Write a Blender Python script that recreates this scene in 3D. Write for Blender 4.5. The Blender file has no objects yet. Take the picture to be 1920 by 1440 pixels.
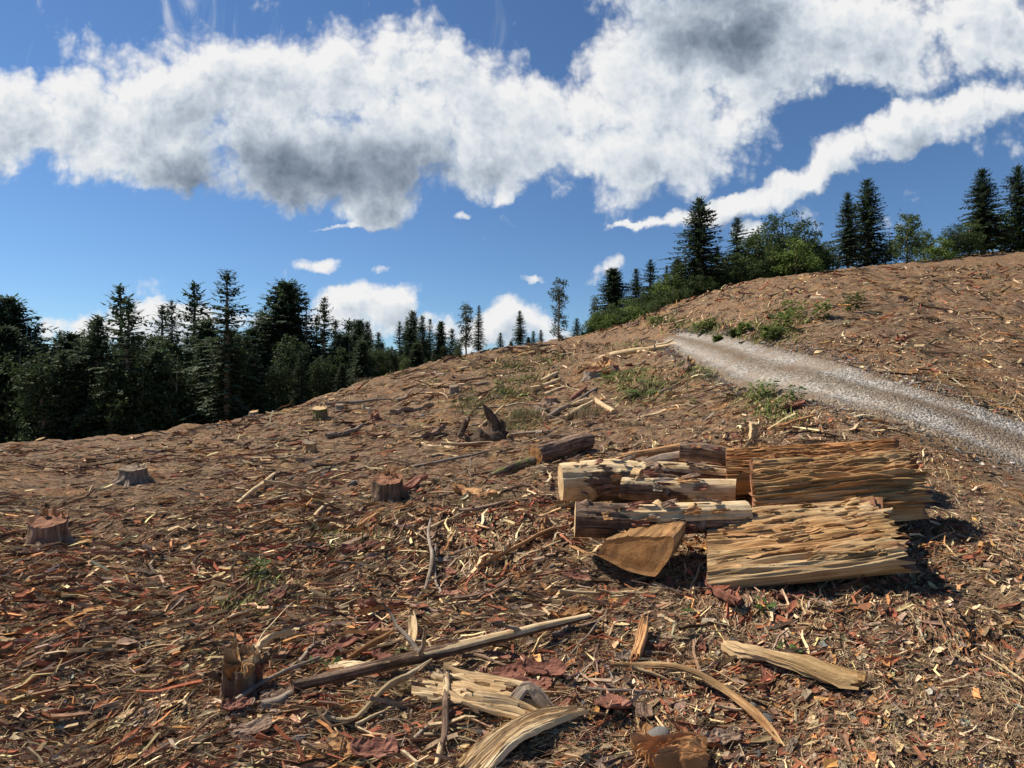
import bpy, math, random
import numpy as np
from mathutils import Vector, Matrix
R = math.radians
random.seed(7)
rng = np.random.default_rng(11)
S = bpy.context.scene
COL = S.collection

# ------------------------------------------------------------------ camera
F = 1081.0                      # focal length in photo pixels (1440 tall)
EYE = 1.6
cam = bpy.data.cameras.new('camera')
cam.sensor_fit = 'VERTICAL'; cam.sensor_height = 24.0; cam.sensor_width = 32.0
cam.lens = 12.0 * F / 720.0
cam.clip_start = 0.05; cam.clip_end = 8000
co = bpy.data.objects.new('camera', cam); COL.objects.link(co)
co.location = (0, 0, EYE); co.rotation_euler = (R(90), 0, 0)
S.camera = co

# ------------------------------------------------------------------ light and sky
SUN_EL, SUN_AZ = R(50), R(-68)          # azimuth clockwise from +Y
sdir = Vector((math.sin(SUN_AZ) * math.cos(SUN_EL), math.cos(SUN_AZ) * math.cos(SUN_EL), math.sin(SUN_EL)))
sl = bpy.data.lights.new('sun', 'SUN'); sl.energy = 5.0; sl.angle = R(0.53); sl.color = (1.0, 0.91, 0.78)
so = bpy.data.objects.new('sun', sl); COL.objects.link(so)
so.rotation_euler = sdir.to_track_quat('Z', 'Y').to_euler(); so.location = (-20, 10, 30)
S.view_settings.view_transform = 'Standard'; S.view_settings.look = 'None'
S.view_settings.exposure = 0.56; S.view_settings.gamma = 1.0
SKY_STRENGTH = 0.064

class NT:
    """tiny helper for node trees"""
    def __init__(s, tree): s.t = tree
    def n(s, typ, **kw):
        nd = s.t.nodes.new(typ)
        for k, v in kw.items():
            if k == 'ins':
                for i, val in v.items():
                    if hasattr(val, 'is_linked') or isinstance(val, bpy.types.NodeSocket): s.t.links.new(val, nd.inputs[i])
                    else: nd.inputs[i].default_value = val
            else: setattr(nd, k, v)
        return nd
    def math(s, op, a, b=0.0, c=0.0, clamp=False):
        return s.n('ShaderNodeMath', operation=op, use_clamp=clamp, ins={0: a, 1: b, 2: c}).outputs[0]
    def vmath(s, op, a, b=(0, 0, 0), sc=None):
        ins = {0: a, 1: b}
        if sc is not None: ins[3] = sc
        nd = s.n('ShaderNodeVectorMath', operation=op, ins=ins)
        return nd.outputs['Value'] if op in ('DOT_PRODUCT', 'LENGTH') else nd.outputs[0]
    def mix(s, f, a, b, blend='MIX'):
        nd = s.n('ShaderNodeMix', data_type='RGBA', blend_type=blend)
        for i, v in ((0, f), (6, a), (7, b)):
            if isinstance(v, bpy.types.NodeSocket): s.t.links.new(v, nd.inputs[i])
            else: nd.inputs[i].default_value = v if i == 0 else (tuple(v) + (1,))[:4]
        return nd.outputs[2]
    def noise(s, vec, scale, detail=4, rough=.55, dist=0.0, col=False, dim='3D'):
        nd = s.n('ShaderNodeTexNoise', noise_dimensions=dim, ins={'Scale': scale, 'Detail': detail, 'Roughness': rough, 'Distortion': dist})
        if vec is not None: s.t.links.new(vec, nd.inputs['Vector'])
        return nd.outputs['Color' if col else 0]
    def ramp(s, fac, stops, interp='LINEAR'):
        nd = s.n('ShaderNodeValToRGB', ins={0: fac}); cr = nd.color_ramp; cr.interpolation = interp
        while len(cr.elements) < len(stops): cr.elements.new(.5)
        for e, (p, c) in zip(cr.elements, stops):
            e.position = p; e.color = (tuple(c) + (1,))[:4] if hasattr(c, '__len__') else (c, c, c, 1)
        return nd.outputs[0]
    def mapr(s, v, a, b, c=0.0, d=1.0, smooth=True):
        nd = s.n('ShaderNodeMapRange', interpolation_type='SMOOTHSTEP' if smooth else 'LINEAR', ins={0: v, 1: a, 2: b, 3: c, 4: d})
        return nd.outputs[0]

# cloud masses: direction blobs on the vault of the sky ahead (centre az/elev written as photo px, radii px, tilt deg)
CLOUDS = [
 (445,165,95,75,0),(545,190,120,80,0),(650,165,105,75,0),(752,165,100,85,0),(850,205,90,75,0),(925,220,90,80,0),
 (1010,260,90,75,0),(1095,255,85,70,0),(1180,215,90,110,0),(1235,110,85,130,0),(1330,110,120,130,0),(1430,60,120,95,0),
 (1290,215,90,90,20),(1215,280,90,62,0),(1500,20,90,80,0),(1390,30,120,80,0),
 (470,265,120,60,0),(560,300,120,62,0),(650,330,105,48,0),(700,372,72,30,0),(800,280,110,52,0),(900,290,100,44,0),(660,240,150,80,0),(740,300,80,60,0),
 (1010,300,80,36,0),(1385,374,92,15,18),(1465,347,78,20,24),(1300,394,70,11,12),(1235,410,52,5,8),(1540,312,68,22,22),
 (598,500,29,10,0),(725,509,13,7,0),(1142,505,34,12,20),(988,525,11,4,0),(1400,436,18,12,40),(858,397,14,6,0),(958,362,17,12,0),(670,415,50,4,5),
 (460,598,30,18,0),(500,605,20,14,0),(590,595,40,26,0),(650,592,45,28,0),(700,585,45,26,0),(735,575,30,24,0),(745,605,24,22,0),(815,615,28,13,0),(845,622,20,10,0),
 (930,612,32,18,0),(965,600,38,22,0),(962,585,14,10,0),(1005,608,28,16,0),(1015,625,40,14,0),(905,630,30,14,0),
 (300,190,140,85,0),(180,240,130,70,0),(60,215,120,60,0),(-60,250,120,60,0),(330,280,110,50,0),(330,600,70,25,0),(200,615,80,22,0),
 (1640,60,130,80,0),(1760,20,140,70,0),(1660,250,120,30,18),(1780,215,110,32,14),(1900,60,110,60,0)]
THICK = [(590,318,200,58,0),(1340,35,115,70,0),(770,315,85,36,0),(500,315,90,30,0)]

def dens_group():
    g = bpy.data.node_groups.new('cloud_density', 'ShaderNodeTree')
    g.interface.new_socket('P', in_out='INPUT', socket_type='NodeSocketVector')
    g.interface.new_socket('Body', in_out='OUTPUT', socket_type='NodeSocketFloat')
    g.interface.new_socket('Thick', in_out='OUTPUT', socket_type='NodeSocketFloat')
    N = NT(g); gi = N.n('NodeGroupInput'); go = N.n('NodeGroupOutput')
    P = gi.outputs[0]
    w1 = N.noise(P, 7.0, 5, .6, 0, True, '2D')
    w1 = N.vmath('SUBTRACT', w1, (.5, .5, .5))
    Pw = N.vmath('ADD', P, N.vmath('MULTIPLY', w1, (.085, .085, 0)))
    Pw = N.vmath('MULTIPLY', Pw, (1, 1, 0)); Pw = N.vmath('ADD', Pw, (0, 0, 1))
    def body(lst, k):
        acc = None
        for (px, py, rx, ry, rot) in lst:
            u, v, a, b = (px - 960) / F, (720 - py) / F, rx * (1.16 if rx > 50 else 1.55) / F, ry * (1.16 if rx > 50 else 1.55) / F
            c, s_ = math.cos(R(rot)), math.sin(R(rot))
            d1 = N.vmath('DOT_PRODUCT', Pw, (c / a, s_ / a, -(c * u + s_ * v) / a))
            d2 = N.vmath('DOT_PRODUCT', Pw, (-s_ / b, c / b, -(-s_ * u + c * v) / b))
            q = N.math('MULTIPLY_ADD', d2, d2, N.math('MULTIPLY_ADD', d1, d1, 0.0 if rx > 50 else .6))
            acc = q if acc is None else N.math('SMOOTH_MIN', acc, q, k)
        return N.math('SUBTRACT', 1.0, acc)
    b = body(CLOUDS, .9); t = body(THICK, .5)
    b = N.math('MAXIMUM', b, -1.8)
    f1 = N.noise(P, 5.5, 9, .62, 0, False, '2D'); f2 = N.noise(N.vmath('MULTIPLY', P, (1, .8, 1)), 19.0, 7, .64, 0, False, '2D')
    vo = N.n('ShaderNodeTexVoronoi', voronoi_dimensions='2D', feature='SMOOTH_F1', normalize=True, ins={'Scale': 8.5, 'Detail': 3.0, 'Roughness': .6, 'Lacunarity': 2.3, 'Smoothness': .35}); g.links.new(N.vmath('ADD', P, N.vmath('MULTIPLY', w1, (.05, .05, 0))), vo.inputs['Vector'])
    lob = N.math('MULTIPLY_ADD', vo.outputs['Distance'], -5.0, 1.75)
    fb = N.math('ADD', N.math('MULTIPLY_ADD', f1, 2.6, -1.3), N.math('MULTIPLY_ADD', f2, 1.25, N.math('ADD', lob, -.62)))
    N.t.links.new(N.math('ADD', b, fb), go.inputs[0])
    tk = N.math('MULTIPLY_ADD', f1, 2.4, N.math('MULTIPLY_ADD', f2, 1.0, -1.7))
    N.t.links.new(N.math('MULTIPLY_ADD', N.math('MAXIMUM', t, -1.5), .75, tk), go.inputs[1])
    return g

W = bpy.data.worlds.new('World'); S.world = W; W.use_nodes = True
W.node_tree.nodes.clear(); N = NT(W.node_tree)
sky = N.n('ShaderNodeTexSky', sky_type='NISHITA', sun_disc=False, sun_elevation=SUN_EL, sun_rotation=SUN_AZ % (2 * math.pi))
sky.air_density = 1.0; sky.dust_density = 0.0; sky.ozone_density = 4.0; sky.altitude = 300
tc = N.n('ShaderNodeTexCoord').outputs['Generated']
sx = N.n('ShaderNodeSeparateXYZ', ins={0: tc})
yy = N.math('MAXIMUM', sx.outputs[1], .02)
P = N.n('ShaderNodeCombineXYZ', ins={0: N.math('DIVIDE', sx.outputs[0], yy), 1: N.math('DIVIDE', sx.outputs[2], yy), 2: 0.37}).outputs[0]
g = dens_group()
A = N.n('ShaderNodeGroup', node_tree=g, ins={0: P}); B = N.n('ShaderNodeGroup', node_tree=g, ins={0: N.vmath('ADD', P, (-.016, .026, 0))})
alpha = N.mapr(A.outputs[0], -.85, .78)
alpha = N.math('MULTIPLY', alpha, N.mapr(sx.outputs[1], .05, .25))
wisp = N.mapr(N.noise(N.vmath('MULTIPLY', P, (1.5, .6, 1)), 6.0, 7, .62, .6, False, '2D'), .60, .86, 0, .8)
wisp = N.math('MULTIPLY', wisp, N.mapr(sx.outputs[2], .30, .50))
alpha = N.math('MAXIMUM', alpha, wisp)
relief = N.math('SUBTRACT', A.outputs[0], B.outputs[0])           # positive where the sunward side is thinner
core = N.mapr(A.outputs[0], .1, 2.2)                              # the middle of a mass lets less sun through
shade = N.math('MULTIPLY_ADD', core, .34, N.math('MULTIPLY', N.mapr(A.outputs[1], -1.5, 1.5), .66))
lit = N.math('MULTIPLY_ADD', relief, .25, N.math('SUBTRACT', .98, shade))
ccol = N.ramp(lit, [(0.0, (.17, .22, .29)), (.3, (.33, .39, .48)), (.62, (.60, .67, .76)), (.82, (.82, .87, .92)), (1.0, (1.0, 1.0, 1.0))])
skyc = N.mix(1.0, sky.outputs[0], (.80, .97, 1.12), 'MULTIPLY')
bg = N.n('ShaderNodeBackground', ins={0: skyc, 1: SKY_STRENGTH})
bc = N.n('ShaderNodeBackground', ins={0: ccol, 1: .60})
ms = N.n('ShaderNodeMixShader', ins={0: alpha, 1: bg.outputs[0], 2: bc.outputs[0]})
wo = N.n('ShaderNodeOutputWorld', ins={0: ms.outputs[0]})
W.cycles.sampling_method = 'NONE'

# ------------------------------------------------------------------ noise
def _h(ix, iy, seed):
    n = (ix.astype(np.int64) * 374761393 + iy.astype(np.int64) * 668265263 + seed * 1442695041) & 0xffffffff
    n = ((n ^ (n >> 13)) * 1274126177) & 0xffffffff
    return (n ^ (n >> 16)) & 0xffff
def gn(x, y, seed=0):
    x = np.asarray(x, float); y = np.asarray(y, float)
    ix = np.floor(x); iy = np.floor(y); fx = x - ix; fy = y - iy
    def g(a, b):
        t = _h(ix + a, iy + b, seed) * (2 * math.pi / 65536)
        return np.cos(t) * (fx - a) + np.sin(t) * (fy - b)
    sx_ = fx * fx * fx * (fx * (fx * 6 - 15) + 10); sy_ = fy * fy * fy * (fy * (fy * 6 - 15) + 10)
    a = g(0, 0) + sx_ * (g(1, 0) - g(0, 0)); b = g(0, 1) + sx_ * (g(1, 1) - g(0, 1))
    return (a + sy_ * (b - a)) * 1.5
def fbm(x, y, o=3, seed=0):
    r = 0; am = 1.0
    for k in range(o): r = r + am * gn(np.asarray(x) * 2 ** k, np.asarray(y) * 2 ** k, seed + k); am *= .5
    return r
def sstep(a, b, x):
    t = np.clip((np.asarray(x, float) - a) / (b - a), 0, 1); return t * t * (3 - 2 * t)

# ------------------------------------------------------------------ terrain shape: elevation seen from the landing, by bearing and distance
COLS = {
 -900: [(1440,2.2),(1100,4.5),(1000,6.2),(910,9.6),(885,13),(875,18),(875,28),(905,60),(930,95)],
 0:    [(1440,2.2),(1250,3.1),(1100,4.55),(1000,6.2),(905,9.8),(872,13.5),(850,19),(840,30),(880,60),(905,95)],
 420:  [(1440,2.25),(1250,3.15),(1100,4.6),(1000,6.3),(900,10),(850,15),(820,22),(797,36),(835,60),(860,95)],
 560:  [(1440,2.27),(1250,3.15),(1100,4.6),(1000,6.25),(900,9.7),(850,14),(810,20.5),(765,38),(800,60),(830,95)],
 700:  [(1440,2.3),(1250,3.2),(1100,4.6),(1000,6.2),(900,9.4),(850,12.8),(800,18.5),(750,29),(712,43),(750,63),(785,95)],
 860:  [(1440,2.32),(1250,3.2),(1100,4.55),(1000,6.1),(900,9),(850,12),(800,16.5),(750,24),(700,38),(668,52),(690,68),(730,95)],
 960:  [(1440,2.35),(1250,3.2),(1100,4.5),(1000,6),(900,8.7),(850,11.5),(800,15.5),(750,22),(700,34),(665,48),(652,57),(668,72),(705,95)],
 1060: [(1440,2.37),(1250,3.2),(1100,4.5),(1000,5.95),(900,8.4),(850,11),(800,14.6),(750,20),(700,30),(660,44),(638,58),(655,74),(685,95)],
 1160: [(1440,2.4),(1250,3.25),(1100,4.5),(1000,5.9),(900,8.2),(850,10.5),(800,13.7),(750,18.5),(700,27),(650,42),(630,50),(610,62),(640,76),(660,95)],
 1260: [(1440,2.4),(1100,4.5),(1000,5.85),(900,8),(850,10.1),(800,12.8),(750,16.5),(700,22),(660,29),(629,37),(600,46),(572,62),(590,76),(610,95)],
 1400: [(1440,2.4),(1100,4.4),(1000,5.7),(900,7.6),(850,9.2),(800,11),(750,14),(722,16.2),(680,18.9),(645,21.5),(620,24.5),(580,33),(530,58),(545,75),(560,95)],
 1500: [(1440,2.4),(1100,4.35),(1000,5.65),(900,7.4),(820,9.8),(770,11.6),(740,12.9),(700,15),(668,17),(640,19),(600,23.5),(560,34),(517,58),(530,75),(545,95)],
 1920: [(1440,2.4),(1100,4.4),(1000,5.8),(920,7.6),(870,9.2),(800,10.8),(700,14),(620,20),(560,29),(500,48),(475,62),(480,95)],
 2800: [(1440,2.4),(1100,4.4),(1000,5.8),(920,7.0),(800,9.5),(700,13),(620,18),(560,26),(500,44),(450,62),(450,95)]}
_c = []; _v = []
for px, lst in COLS.items():
    lst = [(1980, 1.35), (2760, .8)] + lst
    for py, d in lst: _c.append(((px - 960) / F * 1.7, math.log(d))); _v.append((720 - py) / F * d)
_c = np.array(_c); _v = np.array(_v)
def _phi(r2): return np.where(r2 > 1e-12, .5 * r2 * np.log(np.maximum(r2, 1e-12)), 0)
_wt = .02 + .002 * np.exp(_c[:, 1])
n_ = len(_c); K = _phi(((_c[:, None] - _c[None]) ** 2).sum(-1)) + np.diag(_wt * .03)
Q = np.hstack([np.ones((n_, 1)), _c]); Z3 = np.zeros((3, 3))
sol = np.linalg.solve(np.block([[K, Q], [Q.T, Z3]]), np.concatenate([_v, np.zeros(3)]))
def base_rel(u, d):
    """ground height minus eye height, at bearing u = x/y and depth d"""
    u = np.asarray(u, float); d = np.asarray(d, float); shp = np.broadcast(u, d).shape
    u = np.broadcast_to(u, shp).ravel(); d = np.broadcast_to(d, shp).ravel()
    dd = np.clip(d, .75, 95); uu = np.clip(u, -1.7, 1.7)
    p = np.stack([uu * 1.7, np.log(dd)], 1); out = np.empty(len(p))
    for i in range(0, len(p), 20000):
        q = p[i:i + 20000]
        out[i:i + 20000] = _phi(((q[:, None] - _c[None]) ** 2).sum(-1)) @ sol[:n_] + sol[n_] + q @ sol[n_ + 1:]
    return (out * np.where(d > 95, d / 95, 1)).reshape(shp)

# road centre line (x, y, half width)
ROAD = np.array([(30,5.6,1.5),(18,6.9,1.5),(12.4,8.1,1.5),(9.4,9.6,1.4),(7.95,11.4,1.2),(7.4,13.6,1.1),(7.6,17,1.05),(7.95,21.5,.98),(8.75,27,.92),(9.4,31.5,.75),(9.9,37,.75),(9.4,43,.85),(7.6,49,.9),(4.5,57,1.0),(0,70,1.2)], float)
_t = np.linspace(0, 1, len(ROAD)); _tt = np.linspace(0, 1, 320)
def crv(p, t):                                  # Catmull-Rom through rows of p at t in 0..1
    p = np.asarray(p, float); n = len(p) - 1
    if n == 1: return p[0] + (p[1] - p[0]) * np.asarray(t)[:, None]
    q = np.vstack([2 * p[0] - p[1], p, 2 * p[-1] - p[-2]])
    s = np.clip(np.asarray(t) * n, 0, n - 1e-6); i = s.astype(int); f = (s - i)[:, None]
    a, b, c, d = q[i], q[i + 1], q[i + 2], q[i + 3]
    return .5 * (2 * b + (c - a) * f + (2 * a - 5 * b + 4 * c - d) * f ** 2 + (3 * b - a - 3 * c + d) * f ** 3)
RD = crv(ROAD, _tt)
def road_off(x, y):
    """signed offset across the road in half widths"""
    hw = np.interp(y, RD[:, 1], RD[:, 2]); 
    cx = np.interp(y, RD[:, 1], RD[:, 0]); sl_ = np.interp(y, RD[:, 1], np.gradient(RD[:, 0], RD[:, 1]))
    return (x - cx) / np.sqrt(1 + sl_ ** 2) / hw
def zbase(x, y):
    y = np.maximum(np.asarray(y, float), .75); return EYE + base_rel(np.asarray(x) / y, y)
def zg(x, y):
    x = np.asarray(x, float); y = np.asarray(y, float); d = np.maximum(y, .75)
    o = np.abs(road_off(x, y)); m = sstep(.9, 1.5, o)
    far = sstep(8, 30, d)
    nz = .062 * fbm(x / .8, y / .8, 3, 3) * (1 - .4 * far) + .030 * fbm(x / .2, y / .2, 2, 9) * (1 - sstep(10, 22, d))
    nz = nz + far * (.22 * fbm(x / 3.4, y / 3.4, 3, 17) + .22 * np.abs(gn(x / 1.3, y / 1.3, 23)) + .10 * gn(x / .6, y / .6, 24)) * (1 - .5 * sstep(70, 95, d))
    nz = nz + .03 * sstep(.25, .6, gn(x / .5, y / .5, 41)) + .05 * gn(x / 2.3, y / 2.3, 5)
    return zbase(x, y) + nz * m - .02 * (1 - m)
def normal(x, y, e=.06):
    e = np.maximum(e, .01 * np.asarray(y)); gx = (zg(x + e, y) - zg(x - e, y)) / (2 * e); gy = (zg(x, y + e) - zg(x, y - e)) / (2 * e)
    n = np.stack([-gx, -gy, np.ones_like(gx)], -1); return n / np.linalg.norm(n, axis=-1, keepdims=True)
# where a line of sight from the landing meets the ground
_UC = np.linspace(-1.4, 1.4, 561); _DC = np.exp(np.linspace(math.log(1.2), math.log(80), 500))
_VT = (zbase(_UC[:, None] * _DC[None], np.broadcast_to(_DC, (561, 500))) - EYE) / _DC[None]
_VT = np.maximum.accumulate(_VT, axis=1)
def hit(px, py):
    px = np.atleast_1d(np.asarray(px, float)); py = np.atleast_1d(np.asarray(py, float))
    u = (px - 960) / F; v = (720 - py) / F
    i = np.clip(np.round((u + 1.4) / 2.8 * 560).astype(int), 0, 560); d = np.empty(len(u))
    for k in np.unique(i):
        m = i == k; row = _VT[k]; j = np.searchsorted(row, v[m]); ok = np.clip(j, 1, 499)
        a, b = row[ok - 1], row[ok]; t = np.clip((v[m] - a) / np.maximum(b - a, 1e-9), 0, 1)
        d[m] = np.where(j > 499, np.nan, _DC[ok - 1] + t * (_DC[ok] - _DC[ok - 1]))
    return u * d, d
def G(px, py, lift=0.0):
    x, y = hit(px, py)
    while not y[0] == y[0]: py += 2; x, y = hit(px, py)
    x, y = float(x[0]), float(y[0])
    return np.array([x, y, float(zg(x, y)) + lift])
def Wp(px, py, d): return np.array([(px - 960) / F * d, d, EYE + (720 - py) / F * d])
def ridge_py(px):
    u = (np.asarray(px, float) - 960) / F
    i = np.clip(np.round((np.atleast_1d(u) + 1.4) / 2.8 * 560).astype(int), 0, 560); return 720 - _VT[i].max(axis=1) * F

# ------------------------------------------------------------------ mesh building
class MB:
    """collects verts, faces and per-vertex attributes, links them as ONE mesh object"""
    def __init__(s): s.v = []; s.f = []; s.n = 0; s.fc = []; s.bare = []; s.col = []
    def add(s, v, f, fc=None, bare=0.0, col=(.5, .5, .5)):
        v = np.asarray(v, float); k = len(v)
        s.v.append(v); s.f.extend([tuple(i + s.n for i in q) for q in f])
        s.fc.append(v.copy() if fc is None else np.asarray(fc, float))
        s.bare.append(np.broadcast_to(np.asarray(bare, float), (k,)).copy())
        s.col.append(np.broadcast_to(np.asarray(col, float), (k, 3)).copy()); s.n += k; return s
    def build(s, name, mat, parent=None, smooth=True, base=None):
        v = np.vstack(s.v)
        if parent is not None and base is None: base = np.array(parent['_b'])
        if base is None: base = np.array([v[:, 0].mean(), v[:, 1].mean(), v[:, 2].min()])
        me = bpy.data.meshes.new(name); me.from_pydata((v - base).tolist(), [], s.f)
        finish(me, np.vstack(s.fc), np.concatenate(s.bare), np.vstack(s.col), smooth)
        me.materials.append(mat)
        o = bpy.data.objects.new(name, me); COL.objects.link(o)
        if parent is None: o.location = base; o['_b'] = [float(q) for q in base]
        else: o.parent = parent; o['_b'] = parent['_b']
        return o
def finish(me, fc, bare, col, smooth=True):
    a = me.attributes.new('fc', 'FLOAT_VECTOR', 'POINT'); a.data.foreach_set('vector', fc.astype(np.float32).ravel())
    a = me.attributes.new('bare', 'FLOAT', 'POINT'); a.data.foreach_set('value', bare.astype(np.float32))
    a = me.attributes.new('col', 'FLOAT_COLOR', 'POINT'); a.data.foreach_set('color', np.hstack([col, np.ones((len(col), 1))]).astype(np.float32).ravel())
    me.polygons.foreach_set('use_smooth', np.full(len(me.polygons), smooth)); me.update()
def fastmesh(name, v, tri, col, mat, smooth=False, quad=False, kind='stuff', parent=None, base=None):
    """big meshes: v (n,3), faces (m,3 or 4)"""
    k = tri.shape[1]; me = bpy.data.meshes.new(name)
    me.vertices.add(len(v)); me.vertices.foreach_set('co', v.astype(np.float32).ravel())
    me.loops.add(tri.size); me.loops.foreach_set('vertex_index', tri.astype(np.int32).ravel())
    me.polygons.add(len(tri)); me.polygons.foreach_set('loop_start', np.arange(0, tri.size, k, dtype=np.int32))
    me.polygons.foreach_set('loop_total', np.full(len(tri), k, dtype=np.int32)); me.update(calc_edges=True); me.validate()
    if col is not None:
        a = me.attributes.new('col', 'FLOAT_COLOR', 'POINT'); a.data.foreach_set('color', np.hstack([col, np.ones((len(col), 1))]).astype(np.float32).ravel())
    me.polygons.foreach_set('use_smooth', np.full(len(me.polygons), smooth)); me.materials.append(mat)
    o = bpy.data.objects.new(name, me); COL.objects.link(o)
    if kind: o['kind'] = kind
    if parent is not None: o.parent = parent
    return o
def tag(o, label, cat, group=None):
    o['label'] = label; o['category'] = cat; o['kind'] = 'thing'
    if group: o['group'] = group
    return o
def empty(name, loc):
    o = bpy.data.objects.new(name, None); COL.objects.link(o); o.location = [float(q) for q in loc]; o['_b'] = [float(q) for q in loc]
    o.empty_display_size = .1; return o
def unit(a): a = np.asarray(a, float); return a / (np.linalg.norm(a, axis=-1, keepdims=True) + 1e-12)
def frames(p):
    t = unit(np.gradient(p, axis=0)); up = np.array([0, 0, 1.0]); n = []
    s = np.cross(t[0], up); s = np.cross(t[0], [0, 1.0, 0]) if np.linalg.norm(s) < .15 else s; s = unit(s)
    for k in range(len(p)):
        s = unit(s - t[k] * np.dot(s, t[k])); n.append(s)
    n = np.array(n); return t, n, np.cross(n, t)       # tangent, side, up
def tube(path, rad, seg=10, rough=0.0, seed=0, ridges=0.0, kr=6, cap=True, squash=1.0):
    """tapered tube with lengthwise ridges; returns verts, side faces, cap faces, fc"""
    p = np.asarray(path, float); m = len(p); rad = np.broadcast_to(np.asarray(rad, float), (m,))
    t, s, u = frames(p); L = np.concatenate([[0], np.cumsum(np.linalg.norm(np.diff(p, axis=0), axis=1))])
    a = np.linspace(0, 2 * math.pi, seg, endpoint=False); A, LL = np.meshgrid(a, L)
    rr = np.repeat(rad[:, None], seg, 1)
    k = 1 + ridges * gn(np.cos(A) * kr * .5 + 9, np.sin(A) * kr * .5 + LL * .9, seed) + rough * fbm(np.cos(A) * 1.3 + seed, np.sin(A) * 1.3 + LL * 2.2, 3, seed + 4)
    rr = rr * k
    v = p[:, None] + (np.cos(A) * rr)[..., None] * s[:, None] + (np.sin(A) * rr * squash)[..., None] * u[:, None]
    f = [(i * seg + j, i * seg + (j + 1) % seg, (i + 1) * seg + (j + 1) % seg, (i + 1) * seg + j) for i in range(m - 1) for j in range(seg)]
    c = [tuple(range(seg)), tuple((m - 1) * seg + j for j in range(seg))[::-1]] if cap else []
    fc = np.stack([LL, A * rr.mean(), rr], -1).reshape(-1, 3)
    return v.reshape(-1, 3), f, c, fc, A.ravel()
def wob(p0, p1, n, amp, seed, sag=0.0):
    p0 = np.asarray(p0, float); p1 = np.asarray(p1, float); t = np.linspace(0, 1, n)[:, None]
    L = np.linalg.norm(p1 - p0); d = np.stack([gn(t[:, 0] * 3 + seed, t[:, 0] * 0 + k * 7.3, seed + k) for k in range(3)], 1) * amp * L
    return p0 + (p1 - p0) * t + d * np.minimum(1, 4 * np.minimum(t, 1 - t) + .3) - np.array([0, 0, 1.]) * sag * 4 * t * (1 - t)

# ------------------------------------------------------------------ materials
def mat(name, fn, rough=.85, spec=.25):
    m = bpy.data.materials.new(name); m.use_nodes = True; m.node_tree.nodes.clear(); N = NT(m.node_tree)
    b = N.n('ShaderNodeBsdfPrincipled', ins={'Roughness': rough, 'Specular IOR Level': spec})
    o = N.n('ShaderNodeOutputMaterial', ins={0: b.outputs[0]})
    col, h, dist = fn(N, b)
    if isinstance(col, bpy.types.NodeSocket): m.node_tree.links.new(col, b.inputs['Base Color'])
    else: b.inputs['Base Color'].default_value = (tuple(col) + (1,))[:4]
    if h is not None:
        bu = N.n('ShaderNodeBump', ins={'Strength': 1.0, 'Distance': dist, 'Height': h}); m.node_tree.links.new(bu.outputs[0], b.inputs['Normal'])
    return m
def attr(N, name): return N.n('ShaderNodeAttribute', attribute_name=name)
def rnd(N): return N.n('ShaderNodeObjectInfo').outputs['Random']
def m_soil(N, b):
    p = N.n('ShaderNodeNewGeometry').outputs['Position']
    a = N.noise(p, .55, 6, .6); c = N.noise(p, 5.0, 8, .65); e = N.noise(p, 38, 6, .7); r = N.noise(N.vmath('ADD', p, (31, 7, 3)), 1.3, 6, .65)
    col = N.ramp(N.math('MULTIPLY_ADD', e, .5, N.math('MULTIPLY', c, .5)), [(.34, (.036, .023, .014)), (.46, (.13, .083, .050)), (.56, (.245, .164, .102)), (.68, (.41, .30, .19))])
    red = N.mix(1.0, col, (1.12, .94, .80), 'MULTIPLY'); col = N.mix(N.mapr(r, .50, .62), col, red)
    straw = N.mix(1.0, col, (1.35, 1.28, .95), 'MULTIPLY'); col = N.mix(N.mapr(a, .52, .66, 0, .8), col, straw)
    vor = N.n('ShaderNodeTexVoronoi', ins={'Vector': p, 'Scale': 55.0}).outputs['Distance']
    h = N.math('MULTIPLY_ADD', c, .6, N.math('MULTIPLY_ADD', e, .35, N.math('MULTIPLY', vor, -.15)))
    return col, h, .07
def m_gravel(N, b):
    p = N.n('ShaderNodeNewGeometry').outputs['Position']
    vo = N.n('ShaderNodeTexVoronoi', ins={'Vector': p, 'Scale': 24.0, 'Randomness': 1.0})
    v2 = N.n('ShaderNodeTexVoronoi', ins={'Vector': p, 'Scale': 52.0})
    sp = N.n('ShaderNodeSeparateColor', ins={0: vo.outputs['Color']}).outputs[0]
    col = N.ramp(sp, [(0, (.10, .090, .076)), (.5, (.24, .218, .188)), (.85, (.36, .33, .29)), (1, (.48, .45, .405))])
    big = N.noise(p, .8, 5, .6); col = N.mix(N.mapr(big, .42, .62, 0, .75), col, (.23, .175, .125))
    tr = attr(N, 'col').outputs['Color']; col = N.mix(1.0, col, tr, 'MULTIPLY')
    h = N.math('MULTIPLY_ADD', vo.outputs['Distance'], -1.0, N.math('MULTIPLY', v2.outputs['Distance'], -.4)); return col, h, .035
def fib(N, sx=3.0, sy=70.0):
    fc = attr(N, 'fc').outputs['Vector']
    a = N.noise(N.vmath('MULTIPLY', fc, (sx, sy, sy)), 1.0, 5, .65, .3); return fc, a
def mk_bark(cols, gx=2.5, gy=38.0, dist=.03):
    def fn(N, b):
        fc, a = fib(N, gx, gy); p = N.n('ShaderNodeNewGeometry').outputs['Position']; c = N.noise(p, 9, 5, .65)
        f = N.math('ADD', N.math('MULTIPLY', a, .65), N.math('MULTIPLY', c, .35)); f = N.math('MULTIPLY_ADD', rnd(N), .06, f)
        return N.ramp(f, [(p_, c_) for p_, c_ in cols]), f, dist
    return fn
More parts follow.
